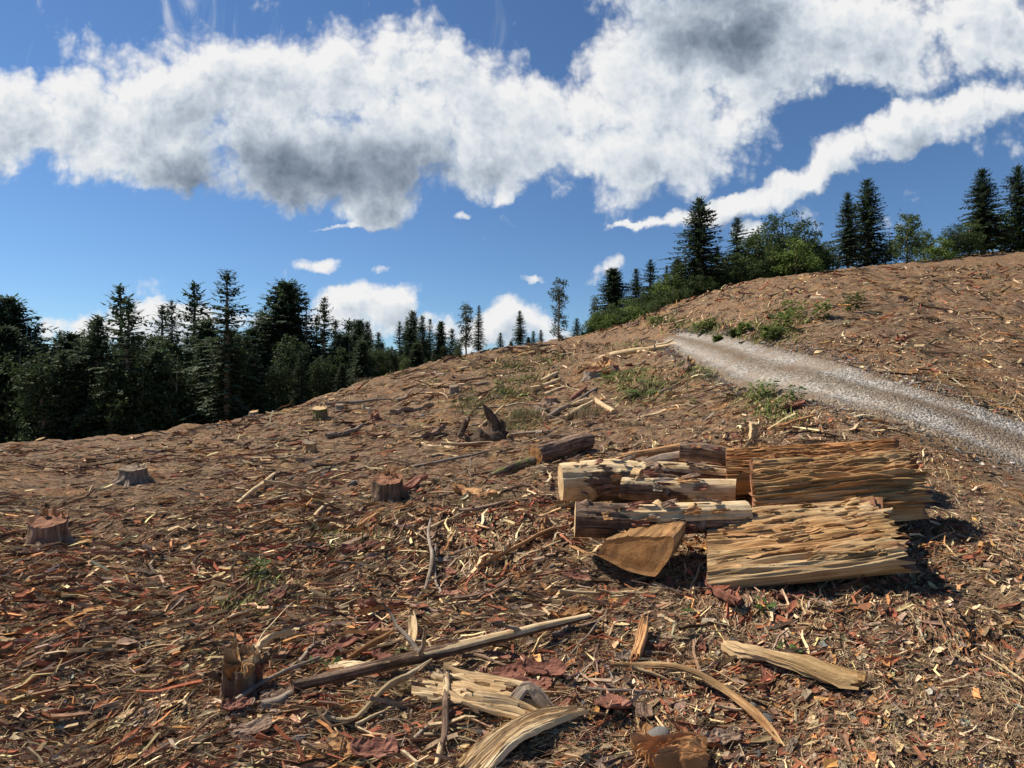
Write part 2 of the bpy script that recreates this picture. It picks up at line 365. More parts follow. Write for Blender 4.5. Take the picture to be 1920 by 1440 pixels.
def mk_wood(cols, sx=1.6, sy=85.0, dist=.012):
    def fn(N, b):
        fc, a = fib(N, sx, sy); p = N.n('ShaderNodeNewGeometry').outputs['Position']; c = N.noise(p, 5, 4, .6)
        f = N.math('ADD', N.math('MULTIPLY', a, .6), N.math('MULTIPLY', c, .4)); f = N.math('MULTIPLY_ADD', rnd(N), .08, N.math('SUBTRACT', f, .04))
        return N.ramp(f, [(p_, c_) for p_, c_ in cols]), a, dist
    return fn
BARK = [(.32, (.028, .016, .009)), (.43, (.115, .068, .043)), (.55, (.26, .17, .115)), (.68, (.42, .31, .225))]
REDB = [(.30, (.035, .012, .008)), (.44, (.12, .045, .028)), (.56, (.24, .10, .065)), (.70, (.36, .19, .13))]
GREYB = [(.30, (.04, .026, .017)), (.44, (.13, .094, .066)), (.56, (.25, .195, .145)), (.70, (.38, .32, .26))]
PALE = [(.28, (.30, .185, .085)), (.44, (.50, .355, .19)), (.56, (.63, .485, .29)), (.72, (.74, .62, .42))]
ORNG = [(.28, (.17, .07, .026)), (.44, (.34, .165, .065)), (.56, (.48, .27, .12)), (.72, (.62, .42, .22))]
FIBR = [(.28, (.10, .042, .018)), (.42, (.30, .155, .065)), (.54, (.46, .275, .125)), (.70, (.64, .45, .24))]
M = {}
M['soil'] = mat('soil', m_soil, .95, .1); M['gravel'] = mat('gravel', m_gravel, .9, .2)
M['bark'] = mat('bark', mk_bark(BARK, 2.2, 30, .06)); M['darkbark'] = mat('dark_root_bark', mk_bark([(.32, (.012, .008, .005)), (.44, (.055, .034, .022)), (.56, (.13, .085, .055)), (.70, (.24, .17, .12))], 2.2, 26, .06)); M['redbark'] = mat('red_bark', mk_bark(REDB, 3, 45, .015)); M['greybark'] = mat('grey_bark', mk_bark(GREYB, 4, 40, .012))
def m_pale(N, b):
    c, h, d = mk_wood(PALE)(N, b); fc = attr(N, 'fc').outputs['Vector']; n1 = N.noise(N.vmath('MULTIPLY', fc, (7, 60, 60)), 1.0, 3, .6); n2 = N.noise(N.vmath('MULTIPLY', fc, (3, 9, 9)), 1.0, 4, .6)
    c = N.mix(N.mapr(n1, .60, .66, 0, .75), c, (.16, .085, .035)); return N.mix(N.mapr(n2, .50, .66, 0, .6), c, (.36, .235, .12)), h, d
M['pale'] = mat('pale_wood', m_pale); M['orange'] = mat('orange_wood', mk_wood(ORNG)); 
def m_fibre(N, b):
    fc = attr(N, 'fc').outputs['Vector']; q = N.vmath('ADD', fc, N.vmath('SCALE', N.noise(N.vmath('MULTIPLY', fc, (2, 4, 4)), 1.0, 3, .6, 0, True), sc=.025))
    a = N.noise(N.vmath('MULTIPLY', q, (1.6, 55, 55)), 1.0, 6, .7); b2 = N.noise(N.vmath('MULTIPLY', q, (1.1, 14, 14)), 1.0, 5, .65); c = N.noise(N.vmath('MULTIPLY', fc, (1.2, 3, 3)), 1.0, 5, .6)
    f = N.math('MULTIPLY_ADD', a, .45, N.math('MULTIPLY', b2, .55)); f = N.math('MULTIPLY_ADD', rnd(N), .06, f)
    fresh = N.ramp(f, [(.30, (.07, .028, .012)), (.41, (.22, .10, .038)), (.52, (.42, .265, .125)), (.66, (.64, .47, .265))])
    old = N.ramp(f, [(.30, (.035, .020, .010)), (.45, (.17, .10, .045)), (.58, (.34, .22, .10)), (.72, (.50, .36, .18))])
    col = N.mix(N.mapr(c, .44, .58), fresh, old)
    pl = N.ramp(N.math('MULTIPLY_ADD', c, .6, N.math('MULTIPLY', a, .4)), [(.34, (.22, .12, .055)), (.46, (.44, .30, .15)), (.60, (.62, .47, .27))])
    return N.mix(attr(N, 'bare').outputs['Fac'], N.mix(N.mapr(N.noise(N.vmath('MULTIPLY', fc, (.8, 2.2, 2.2)), 1.0, 4, .6), .44, .60), col, N.mix(1.0, col, (1.0, .87, .74), 'MULTIPLY')), pl), f, .035
M['fibre'] = mat('split_cedar', m_fibre)
def m_fibre_red(N, b):
    c, h, d = m_fibre(N, b); return N.mix(1.0, c, (1.04, .84, .70), 'MULTIPLY'), h, d
M['fibrered'] = mat('red_split_cedar', m_fibre_red)
def m_log(N, b):
    fc, a = fib(N, 2.6, 36.0); p = N.n('ShaderNodeNewGeometry').outputs['Position']; c = N.noise(p, 8, 5, .65)
    f = N.math('ADD', N.math('MULTIPLY', a, .65), N.math('MULTIPLY', c, .35)); bk = N.ramp(f, BARK)
    fw, aw = fib(N, 1.2, 60.0); g = N.math('ADD', N.math('MULTIPLY', aw, .45), N.math('MULTIPLY', c, .55)); wd = N.ramp(g, PALE); wd = N.mix(N.mapr(N.noise(N.vmath('MULTIPLY', fc, (6, 30, 30)), 1.0, 4, .65), .56, .66, 0, .7), wd, (.25, .13, .06))
    br = attr(N, 'bare').outputs['Fac']
    n3 = N.noise(N.vmath('MULTIPLY', fc, (5.0, 24, 24)), 1.0, 7, .72)
    k = N.mapr(N.math('MULTIPLY_ADD', n3, 1.1, N.math('SUBTRACT', br, .55)), .44, .54)
    h = N.math('MULTIPLY', N.math('SUBTRACT', 1.25, k), f)
    edge = N.mapr(N.math('ABSOLUTE', N.math('SUBTRACT', k, .45)), 0, .42)
    col = N.mix(k, bk, wd); col = N.mix(N.math('MULTIPLY', N.math('SUBTRACT', 1.0, edge), .6), col, (.16, .06, .03)); return col, h, .05
M['log'] = mat('log_bark_and_wood', m_log)
def mk_rings(dark, mid, light):
    def fn(N, b):
        fc = attr(N, 'fc').outputs['Vector']; s = N.n('ShaderNodeSeparateXYZ', ins={0: fc})
        r = N.vmath('LENGTH', N.vmath('MULTIPLY', fc, (1, 1, 0))); w = N.noise(fc, 6, 4, .6); e = N.noise(fc, 40, 5, .7)
        wv = N.math('SINE', N.math('MULTIPLY_ADD', r, 620.0, N.math('MULTIPLY', w, 40)))
        f = N.math('MULTIPLY_ADD', wv, .05, N.math('MULTIPLY_ADD', e, .50, N.math('MULTIPLY', w, .45)))
        ang = N.math('ARCTAN2', s.outputs[1], s.outputs[0]); cr = N.noise(N.n('ShaderNodeCombineXYZ', ins={0: N.math('MULTIPLY', ang, 4.0), 1: N.math('MULTIPLY', r, 1.5)}).outputs[0], 1.6, 3, .5)
        col = N.ramp(f, [(.25, dark), (.45, mid), (.65, light)]); ck = N.mapr(cr, .30, .34, .75, 0); col = N.mix(ck, col, (.04, .02, .01)); return col, N.math('SUBTRACT', f, ck), .012
    return fn
M['end'] = mat('orange_end_grain', mk_rings((.20, .075, .022), (.40, .19, .065), (.52, .30, .13)))
M['endpale'] = mat('pale_end_grain', mk_rings((.30, .17, .075), (.50, .33, .16), (.62, .47, .28)))
M['endred'] = mat('red_end_grain', mk_rings((.10, .038, .018), (.22, .095, .048), (.33, .175, .095)))
M['endgrey'] = mat('weathered_end_grain', mk_rings((.10, .065, .04), (.22, .155, .10), (.34, .26, .18)))
def m_col(N, b):
    p = N.n('ShaderNodeNewGeometry').outputs['Position']; c = N.noise(p, 30, 4, .7)
    return N.mix(1.0, attr(N, 'col').outputs['Color'], N.ramp(c, [(.3, .55), (.7, 1.35)]), 'MULTIPLY'), None, 0
M['litter'] = mat('litter', m_col, .9, .15)
def m_stone(N, b):
    p = N.n('ShaderNodeTexCoord').outputs['Object']; c = N.noise(p, 30, 6, .65)
    col = N.ramp(N.math('MULTIPLY_ADD', rnd(N), .3, N.math('MULTIPLY', c, .7)), [(.25, (.09, .085, .08)), (.5, (.20, .19, .175)), (.75, (.34, .33, .31))]); return col, c, .01
M['stone'] = mat('stone', m_stone, .85, .3)
def leaf(name, c0, c1, trans=.25, nscale=.8):
    def fn(N, b):
        tc_ = N.n('ShaderNodeTexCoord').outputs['Object']; v = attr(N, 'col').outputs['Color']; c = N.noise(tc_, nscale, 4, .6)
        q = N.math('ADD', N.math('MULTIPLY', N.n('ShaderNodeSeparateColor', ins={0: v}).outputs[0], .65), N.math('MULTIPLY_ADD', rnd(N), .35, N.math('MULTIPLY_ADD', c, .5, -.25)))
        b.inputs['Transmission Weight'].default_value = 0; return N.ramp(q, [(.1, c0), (.9, c1)]), None, 0
    m = mat(name, fn, .75, .25); nt = m.node_tree; N = NT(nt)
    b = [n for n in nt.nodes if n.type == 'BSDF_PRINCIPLED'][0]; o = [n for n in nt.nodes if n.type == 'OUTPUT_MATERIAL'][0]
    colsock = b.inputs['Base Color'].links[0].from_socket
    tl = N.n('ShaderNodeBsdfTranslucent', ins={0: colsock}); mx = N.n('ShaderNodeMixShader', ins={0: trans, 1: b.outputs[0], 2: tl.outputs[0]}); nt.links.new(mx.outputs[0], o.inputs[0]); return m
M['fir'] = leaf('fir_needles', (.022, .042, .022), (.082, .122, .056), .28)
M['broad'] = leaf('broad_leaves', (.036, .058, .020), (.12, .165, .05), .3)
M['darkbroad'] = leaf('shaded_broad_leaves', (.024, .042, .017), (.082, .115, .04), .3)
M['poplar'] = leaf('poplar_leaves', (.04, .06, .035), (.10, .135, .075), .25)
M['bright'] = leaf('bright_leaves', (.065, .105, .022), (.19, .26, .065), .35)
M['fern'] = leaf('fern_fronds', (.04, .075, .018), (.13, .19, .05), .35)
M['dry'] = leaf('dry_grass', (.16, .115, .06), (.38, .30, .18), .2)
M['moss'] = leaf('moss', (.09, .085, .035), (.24, .20, .09), .1)
M['trunk'] = mat('trunk_bark', mk_bark(GREYB, 3, 20, .03))
def m_mossy(N, b):
    fc, a = fib(N, 3.0, 30.0); p = N.n('ShaderNodeTexCoord').outputs['Object']; c = N.noise(p, 4, 6, .65)
    return N.mix(N.mapr(c, .42, .56), N.ramp(a, BARK), N.ramp(a, [(.35, (.06, .065, .015)), (.65, (.19, .19, .055))])), a, .03
M['mossbark'] = mat('mossy_bark', m_mossy)

# ------------------------------------------------------------------ ground and road (the setting)
def fan():
    t = np.linspace(-1, 1, 760); u = 1.02 * t + .78 * t ** 5
    d = np.concatenate([np.exp(np.linspace(math.log(.45), math.log(95), 600)), np.exp(np.linspace(math.log(104), math.log(3000), 14))])
    U, D = np.meshgrid(u, d); X = U * D; Y = D.copy(); Zz = zg(X, Y)
    v = np.stack([X, Y, Zz], -1).reshape(-1, 3); w = len(u); i = np.arange((len(d) - 1) * w).reshape(len(d) - 1, w)[:, :-1].ravel()
    # behind the landing: a plain apron reaching back
    o = fastmesh('ground', v, np.stack([i, i + 1, i + 1 + w, i + w], 1), None, M['soil'], True, kind='structure')
    return o
fan()
_y = np.array([.45, -3, -10, -40]); _xs = np.linspace(-60, 60, 61)
_v = np.array([(x * (.014 if y > 0 else 1), y, (float(zbase(x * .014, .75)) if y > 0 else -.05) - .01 + .0 * x) for y in _y for x in _xs])
_i = np.arange(3 * 61).reshape(3, 61)[:, :-1].ravel()
fastmesh('ground', _v, np.stack([_i, _i + 61, _i + 62, _i + 1], 1), None, M['soil'], True, kind='structure')
def road():
    ts = np.linspace(.0, 1, 700); c = crv(ROAD, ts); tg = unit(np.gradient(c[:, :2], axis=0)); nrm = np.stack([tg[:, 1], -tg[:, 0]], 1)
    k = np.linspace(-1.32, 1.32, 45); vv = []; cc = []
    for j, a in enumerate(k):
        q = c[:, :2] + nrm * (c[:, 2] * a)[:, None]; z = zbase(q[:, 0], q[:, 1])
        rut = -.05 * np.exp(-((abs(a) - .55) / .2) ** 2) + .03 * np.exp(-(a / .25) ** 2)
        z = z + .045 - .35 * sstep(35.5, 40, q[:, 1]) + rut - .19 * sstep(.88, 1.32, abs(a)) + .015 * gn(q[:, 0] * 5, q[:, 1] * 5, 77) + .02 * gn(q[:, 0] * 1.2, q[:, 1] * 1.2, 78) + sstep(.55, 1.0, abs(a)) * (.05 * gn(q[:, 0] * 1.6, q[:, 1] * 1.6, 79) + .03 * gn(q[:, 0] * 4.5, q[:, 1] * 4.5, 80))
        vv.append(np.column_stack([q, z])); s = 1.0 + .30 * np.exp(-((abs(a) - .5) / .17) ** 2) - .22 * np.exp(-(a / .22) ** 2) - .15 * sstep(.75, 1, abs(a)); br_ = np.exp(-(a / .25) ** 2) * .9 + sstep(.7, 1.05, abs(a)) * 1.1
        cc.append(np.full((len(q), 3), s) * (1 - br_ * np.array([.10, .22, .36])))
    v = np.stack(vv, 1).reshape(-1, 3); cl = np.stack(cc, 1).reshape(-1, 3); w = len(k)
    i = np.arange((len(ts) - 1) * w).reshape(-1, w)[:, :-1].ravel()
    fastmesh('gravel_road', v, np.stack([i, i + 1, i + 1 + w, i + w], 1), cl, M['gravel'], True, kind='structure')
road()

# ------------------------------------------------------------------ trees
def diamonds(base, dirv, length, width, up):
    """leaf blades: arrays of base points, directions, lengths, widths -> quads"""
    d = unit(dirv); s = unit(np.cross(d, up)); m = base + d * (length * .45)[:, None]
    t = base + d * length[:, None]; w = (width * .5)[:, None]
    v = np.stack([base, m + s * w, t, m - s * w], 1).reshape(-1, 3)
    return v, np.arange(len(v)).reshape(-1, 4)
def treeobj(name, tv, tf, tfc, cv, cf, ccol, leafmat, trunkmat='trunk'):
    """prototype: empty > trunk, crown (meshes only; placed later by copy)"""
    mb = MB()
    mb.v = [np.vstack(tv)]; mb.f = tf; mb.n = len(mb.v[0]); mb.fc = [np.vstack(tfc)]; mb.bare = [np.zeros(mb.n)]; mb.col = [np.full((mb.n, 3), .5)]
    me = bpy.data.meshes.new('trunk'); me.from_pydata(mb.v[0].tolist(), [], tf); finish(me, mb.fc[0], mb.bare[0], mb.col[0]); me.materials.append(M[trunkmat])
    c = bpy.data.meshes.new('crown'); n = len(cv)
    c.from_pydata(cv.tolist(), [], cf.tolist()); a = c.attributes.new('col', 'FLOAT_COLOR', 'POINT')
    a.data.foreach_set('color', np.hstack([np.repeat(ccol[:, None], 3, 1), np.ones((n, 1))]).astype(np.float32).ravel()); c.materials.append(M[leafmat]); c.update()
    return (name, me, c)
def addtube(tv, tf, tfc, path, rad, seg):
    n = sum(len(q) for q in tv); v, f, c, fc, A = tube(path, rad, seg, .1, len(tv)); tv.append(v); tfc.append(fc); tf.extend([tuple(i + n for i in q) for q in f])
def conifer(h, Rr, seed, gap=.4, nb=6, blade=.5, droop=.35, z0=.08, thin=0.0, shape=.85, name='fir_tree', lm='fir', dead=0.0, wide=.40):
    r = np.random.default_rng(seed); tv, tf, tfc = [], [], []
    addtube(tv, tf, tfc, np.array([(0, 0, -1.0), (0, 0, h * .3), (r.normal(0, .03), r.normal(0, .03), h * .65), (0, 0, h)]), [h * .016, h * .012, h * .007, .012], 8)
    Bb, Dd, Ll, Ww, Cc = [], [], [], [], []
    z = h * z0
    while z < h - .12:
        t = (z - h * z0) / (h * (1 - z0)); prof = Rr * (1 - t) ** shape * min(1, .55 + t * 3.0)
        k = max(3, int(nb * (1 - .35 * t))); ph = r.uniform(0, 6.28)
        for i in range(k):
            if r.random() < thin: continue
            az = ph + i * 6.283 / k + r.normal(0, .25)
            L = prof * (1 + .5 * float(gn(math.cos(az) * 1.2 + seed, math.sin(az) * 1.2 + z * .45, seed))) * r.uniform(.55, 1.2) * (1.25 if r.random() < .08 else 1) + .12; up0 = r.uniform(.05, .25) + .5 * t ** 2
            m = max(4, int(L / (blade * .34)) + 2); s = np.linspace(0.06, 1, m) * L; dx, dy = math.cos(az), math.sin(az)
            zz = z + up0 * s - droop * s * s / max(Rr, .5) * (1.15 - .6 * t) + r.normal(0, .02, m)
            p = np.stack([dx * s, dy * s, zz], 1); tg = unit(np.gradient(p, axis=0))
            if L > .7: addtube(tv, tf, tfc, p[[0, m // 2, m - 1]], [.022 * L ** .5 + .004, .014, .006], 3)
            side = np.array([-dy, dx, 0.0])
            for sg in (-1, 1):
                keep = r.random(m) > dead; w = 1 - .45 * np.linspace(0, 1, m) if m > 1 else np.ones(m)
                q = p[keep]; 
                if not len(q): continue
                dv = tg[keep] * r.uniform(.4, .9, (len(q), 1)) + sg * side * r.uniform(.5, 1.0, (len(q), 1)) + np.array([0, 0, -1.0]) * r.uniform(.05, .5, (len(q), 1))
                Bb.append(q); Dd.append(dv); ll = blade * r.uniform(.55, 1.2, len(q)) * w[keep] * min(1, .45 + L * .5); Ll.append(ll); Ww.append(ll * wide * r.uniform(.8, 1.5, len(q))); Cc.append(r.uniform(0, 1, len(q)) * .55 + .45 * r.random())
            Bb.append(p[-1:]); Dd.append(tg[-1:] + [[0, 0, .25]]); Ll.append(np.array([blade * .7])); Ww.append(np.array([blade * .2])); Cc.append(np.array([.8]))
            if dead < .5:
                keep = r.random(m) > .45; q = p[keep]
                if len(q):
                    Bb.append(q); Dd.append(np.array([0, 0, -1.0]) + r.normal(0, .45, (len(q), 3))); ll = blade * r.uniform(.35, .75, len(q)); Ll.append(ll); Ww.append(ll * wide * 1.3); Cc.append(r.uniform(0, .45, len(q)))
        z += gap * .72 * r.uniform(.45, 1.55) * (1 - .45 * t)
    for q in range(8):
        Bb.append(np.array([[0, 0, h - .05 - .09 * q]])); a = q * 2.4; Dd.append(np.array([[math.cos(a) * .6, math.sin(a) * .6, 1.0 - q * .08]])); Ll.append(np.array([.16 + .04 * q])); Ww.append(np.array([.06])); Cc.append(np.array([.7]))
    Bb, Dd, Ll, Ww, Cc = np.vstack(Bb), np.vstack(Dd), np.concatenate(Ll), np.concatenate(Ww), np.concatenate(Cc)
    v, f = diamonds(Bb, Dd, Ll, Ww, r.normal(0, .35, Bb.shape) + [0, 0, 1.0])
    return treeobj(name, tv, tf, tfc, v, f, np.repeat(Cc, 4), lm)
def broadleaf(h, lobes, seed, nclump=150, per=26, leaf=.24, spread=.42, name='broadleaf_tree', lm='broad', tr=.016, limbs=9, split=.35, fill=.35):
    """lobes: (x, y, z, rx, ry, rz) crown masses"""
    r = np.random.default_rng(seed); tv, tf, tfc = [], [], []
    lob = np.array(lobes, float); vol = np.prod(lob[:, 3:], axis=1) ** .7; vol /= vol.sum()
    top = lob[np.argmax(lob[:, 2])]
    pts = np.array([(0, 0, -1.0), (r.normal(0, .1), r.normal(0, .1), h * .3), (top[0] * .6 + r.normal(0, .1), top[1] * .6, h * .62), (top[0], top[1], h * .93)])
    tp = crv(pts, np.linspace(0, 1, 14)); addtube(tv, tf, tfc, tp, np.linspace(h * tr, .02, 14), 8)
    cl = []
    for _ in range(nclump):
        l = lob[r.choice(len(lob), p=vol)]; d = unit(r.normal(0, 1, 3)); q = r.uniform(fill, 1.0) ** .6 * r.uniform(.85, 1.12)
        cl.append(l[:3] + d * l[3:] * q)
    cl = np.array(cl); cl = cl[cl[:, 2] < h]
    for i in r.choice(len(cl), min(limbs, len(cl)), replace=False):
        zb = np.clip(cl[i][2] - r.uniform(.15, .35) * h, h * .12, h * .85); j = int(np.argmin(np.abs(tp[:, 2] - zb))); a = tp[j]
        addtube(tv, tf, tfc, wob(a, cl[i], 6, .06, seed + i, -.06 * h * .5), np.linspace(h * tr * .42, .012, 6), 5)
    n = len(cl) * per; c = np.repeat(cl, per, 0); sp = spread * r.uniform(.7, 1.3, len(cl)); off = r.normal(0, 1, (n, 3)) * np.repeat(sp, per)[:, None] * [.62, .62, .5]
    b = c + off; d = unit(r.normal(0, 1, (n, 3))) + [0, 0, -.25]; ll = leaf * r.uniform(.6, 1.4, n)
    v, f = diamonds(b, d, ll, ll * r.uniform(.55, .9, n), r.normal(0, 1, (n, 3)))
    cc = np.clip(np.repeat(r.uniform(0, 1, len(cl)), per) * .55 + r.uniform(0, .45, n), 0, 1)
    return treeobj(name, tv, tf, tfc, v, f, np.repeat(cc, 4), lm)

P_FIR = [conifer(14, 2.9, 1, .36, 7, .52, .38), conifer(14, 2.3, 2, .42, 6, .48, .45, thin=.12), conifer(14, 3.5, 3, .34, 8, .62, .30, shape=.75)]
P_DENSE = conifer(14, 3.7, 4, .27, 9, .60, .50, shape=.62, wide=.46)
P_BIG = conifer(12, 3.0, 5, .36, 8, .46, .30, thin=.04, shape=.88, z0=.05)
P_SPARSE = conifer(14, 2.0, 6, .55, 5, .36, .10, thin=.25, dead=.62, shape=.6, z0=.2, name='sparse_fir_tree')
P_SLIM = conifer(13, 1.9, 7, .36, 7, .44, .5, thin=.05, shape=.9)
P_SMALL = conifer(7, 1.7, 8, .26, 7, .36, .35, shape=.9, wide=.42)
P_DROOP = conifer(14, 2.5, 9, .62, 6, .55, .55, thin=.1, shape=.9)
P_BL = [broadleaf(9, [(0,0,6,2.4,2.4,2.6),(.8,.3,4,2.6,2.4,2.4),(-1.2,-.4,3.6,2.0,2.0,2.2),(.2,-.6,2.0,2.4,2.0,1.8)], 21, 190, 30),
        broadleaf(9, [(0,0,6.6,1.7,1.7,2.2),(.5,.4,4.6,2.2,2.0,2.4),(-.7,.2,3.0,2.3,2.0,2.2),(.3,-.5,1.5,1.9,1.8,1.5)], 22, 180, 30),
        broadleaf(9, [(-.5,0,5.8,2.0,2.2,2.9),(1.2,.1,5.0,1.7,1.9,2.4),(.2,.2,2.8,2.7,2.3,2.4)], 23, 190, 28)]
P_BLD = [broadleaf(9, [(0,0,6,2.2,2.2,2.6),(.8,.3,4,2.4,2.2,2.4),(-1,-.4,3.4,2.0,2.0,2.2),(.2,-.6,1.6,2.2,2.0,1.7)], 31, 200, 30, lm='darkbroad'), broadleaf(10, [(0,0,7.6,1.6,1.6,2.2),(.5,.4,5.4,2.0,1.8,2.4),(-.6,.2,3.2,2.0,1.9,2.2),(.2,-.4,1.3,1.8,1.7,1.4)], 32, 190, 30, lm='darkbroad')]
P_POP = broadleaf(13, [(0,0,11,1.3,1.3,1.6),(.7,0,9.4,1.5,1.3,1.0),(-.8,.2,8.6,1.3,1.2,1.0),(.1,0,7,1.3,1.2,1.8),(.8,.2,5.8,1.2,1,.9),(-.2,0,4,1.2,1.2,2.0),(.3,0,1.8,1.5,1.3,1.4)], 24, 150, 22, .22, .34, 'poplar_tree', 'poplar', .013, 22)
P_POP2 = broadleaf(11, [(.5,0,9.4,.9,.9,1.6),(-.6,.2,8.2,.9,.9,1.4),(.3,0,6.4,1.2,1.1,1.6),(-.4,0,4.9,1.2,1,1.5),(.1,0,3,1.1,1,1.4)], 25, 120, 24, .22, .36, 'poplar_tree', 'poplar', .013, 14)
P_BUSH = [broadleaf(4, [(0,0,2.6,1.4,1.4,1.3),(.9,0,1.6,1.3,1.3,1.3),(-.8,.2,1.3,1.4,1.2,1.2),(.1,-.5,.8,1.7,1.4,.9)], 26, 110, 28, .19, .34, 'bush', 'bright', .012, 10),
          broadleaf(4, [(0,0,2.2,1.9,1.5,1.4),(1.0,0,1.3,1.4,1.2,1.1),(-1.1,.2,1.1,1.5,1.3,1.0)], 27, 120, 26, .19, .34, 'bush', 'broad', .012, 10)]
P_OAK = broadleaf(8, [(0,0,5.8,2.3,2.2,1.9),(1.3,0,4.6,2.0,2.0,1.8),(-1.3,.2,4.4,2.1,2.0,1.9),(0,-.4,2.6,2.6,2.0,2.0),(.2,0,1.2,2.2,1.8,1.2)], 28, 240, 34, .2, .42, 'broadleaf_tree', 'fir', .018, 12)
HT = {}
for p in P_FIR + [P_DENSE, P_SPARSE, P_DROOP]: HT[id(p)] = 14.0
HT[id(P_BIG)] = 12.0; HT[id(P_SLIM)] = 13.0; HT[id(P_SMALL)] = 7.0; HT[id(P_POP)] = 12.8; HT[id(P_POP2)] = 11.0; HT[id(P_OAK)] = 7.9
HT[id(P_BLD[0])] = 8.9; HT[id(P_BLD[1])] = 9.8
for p in P_BL: HT[id(p)] = 8.9
for p in P_BUSH: HT[id(p)] = 3.95
TREES = []
def plant(proto, px, top, d, w=1.0, rot=None, label=None, group=None, cat='tree', sink=.15):
    x = (px - 960) / F * d; zb = float(zg(x, d)) - sink; h = EYE + (720 - top) / F * d - zb
    nm, tm, cm = proto; o = empty(nm, (x, d, zb)); s = h / HT[id(proto)]
    w *= 1.4 if any(proto is q for q in P_FIR + [P_DENSE, P_BIG, P_SLIM, P_SMALL, P_DROOP]) else 1.15
    o.rotation_euler = (random.gauss(0, .012), random.gauss(0, .012), random.uniform(0, 6.28) if rot is None else rot); o.scale = (s * w, s * w, s)
    for q, mesh in (('trunk', tm), ('crown', cm)):
        c = bpy.data.objects.new(q, mesh); COL.objects.link(c); c.parent = o
    o['category'] = cat
    if label: o['label'] = label
    if group: o['group'] = group
    TREES.append(o); return o
WL, WC, WR = 'trees of the dark wood below the slope', 'trees along the crest', 'trees along the upper edge of the clearing'
F0, F1, F2 = P_FIR
plant(F1, 427, 505, 45, 1.15, label='tall ragged fir closest on the near corner of the dark wood', group=WL)
plant(F2, 490, 583, 57, .8, label='short broad fir between the ragged corner fir and the thick pointed fir', group=WL)
plant(P_DENSE, 537, 530, 55, 1.05, label='thick dark pointed fir rising highest from the middle of the wood', group=WL)
plant(P_SPARSE, 574, 549, 54, .95, label='half bare fir with thin see-through branches beside the thick pointed fir', group=WL)
plant(P_DROOP, 608, 555, 52, .9, label='open fir with drooping layered branches against the white cloud', group=WL)
plant(F1, 592, 590, 56, .8, label='slim fir tucked behind the open drooping fir', group=WL)
plant(P_SLIM, 629, 600, 60, 1.1, label='small fir tip just past the drooping fir', group=WL)
plant(P_SMALL, 650, 597, 64, .9, label='narrow fir spire showing over the wood under the cloud', group=WL)
plant(P_DENSE, 673, 601, 62, .8, label='blunt twin looking fir under the low white cloud', group=WL)
plant(F0, 688, 602, 60, .8, label='light tipped fir beside the blunt fir under the cloud', group=WL)
plant(P_DROOP, 748, 602, 62, .8, label='leaning topped fir at the start of the far fir cluster', group=WL)
plant(F0, 763, 600, 64, .8, group=WL, label='fir squeezed beside the tallest fir of the far cluster')
plant(F2, 774, 583, 62, .75, label='tallest fir of the far cluster past the low cloud', group=WL)
plant(F0, 793, 591, 60, .9, label='second tallest fir of the far cluster, with a broad base', group=WL)
plant(P_SLIM, 806, 598, 64, .9, label='thin fir behind the broad based fir of the far cluster', group=WL)
plant(P_DENSE, 826, 603, 62, .7, label='dense low fir ending the far cluster', group=WL)
plant(P_SMALL, 848, 615, 66, .9, label='small fir just before the twin stemmed poplar', group=WL)
plant(P_POP2, 874, 566, 52, 1.15, label='twin stemmed poplar with a bare lower trunk at the end of the wood', group=WL)
plant(P_SLIM, 897, 573, 56, 1.0, label='narrow dark fir standing right against the twin stemmed poplar', group=WL)
plant(P_SMALL, 938, 623, 64, 1.0, label='little lone fir on the crest before the white cloud', group=WC)
plant(F0, 975, 582, 64, .95, label='spire topped fir on the crest in front of the white cloud', group=WC)
plant(P_DENSE, 958, 640, 66, 1.0, label='low dense fir under the spire topped fir on the crest', group=WC)
plant(P_DENSE, 990, 632, 68, .9, label='low dark fir crowded behind the spire topped fir on the crest', group=WC)
plant(P_SMALL, 1000, 620, 70, .9, label='pale thin fir behind the crest next to the spire topped fir', group=WC)
plant(P_SMALL, 1014, 618, 68, 1.0, label='small pointed fir between the spire topped fir and the tall poplar', group=WC)
plant(P_POP, 1048, 518, 59, 1.05, label='tall solitary poplar with a long straight trunk on the crest', group=WC)
plant(P_SMALL, 1081, 596, 66, 1.15, label='small dark fir alone beyond the tall solitary poplar', group=WC)
plant(P_POP2, 1114, 553, 64, 1.0, label='pale poplar leading the row that climbs the slope', group=WR)
plant(P_DENSE, 1150, 504, 66, 1.05, label='full dark fir behind the pale poplar', group=WR)
plant(P_BUSH[0], 1126, 580, 60, 1.0, cat='bush', label='yellow green bush at the foot of the full dark fir', group=WR)
plant(P_BL[0], 1148, 565, 61, .9, label='round green tree at the foot of the full dark fir', group=WR)
plant(P_SLIM, 1192, 504, 68, 1.5, label='slim fir standing next to the blue layered fir', group=WR)
plant(P_DROOP, 1218, 486, 66, 1.35, label='blue green fir with separate branch layers', group=WR)
plant(P_BUSH[1], 1190, 555, 62, 1.0, cat='bush', label='low olive bush under the slim fir', group=WR)
plant(P_BL[1], 1212, 540, 63, .9, label='bushy tree under the blue layered fir', group=WR)
plant(P_BL[2], 1236, 545, 62, .8, label='bright bushy tree between the layered fir and the rounded fir', group=WR)
plant(P_SLIM, 1249, 498, 70, 1.0, label='half hidden fir behind the rounded fir', group=WR)
plant(P_DENSE, 1269, 486, 64, .85, label='rounded olive fir just below the tallest fir of the clearing', group=WR)
plant(P_BL[1], 1282, 520, 62, .8, label='leafy tree between the rounded fir and the tallest fir', group=WR)
plant(P_BIG, 1315, 369, 60, 1.12, label='tallest fir of the clearing, even and layered, against the streak of cloud', group=WR)
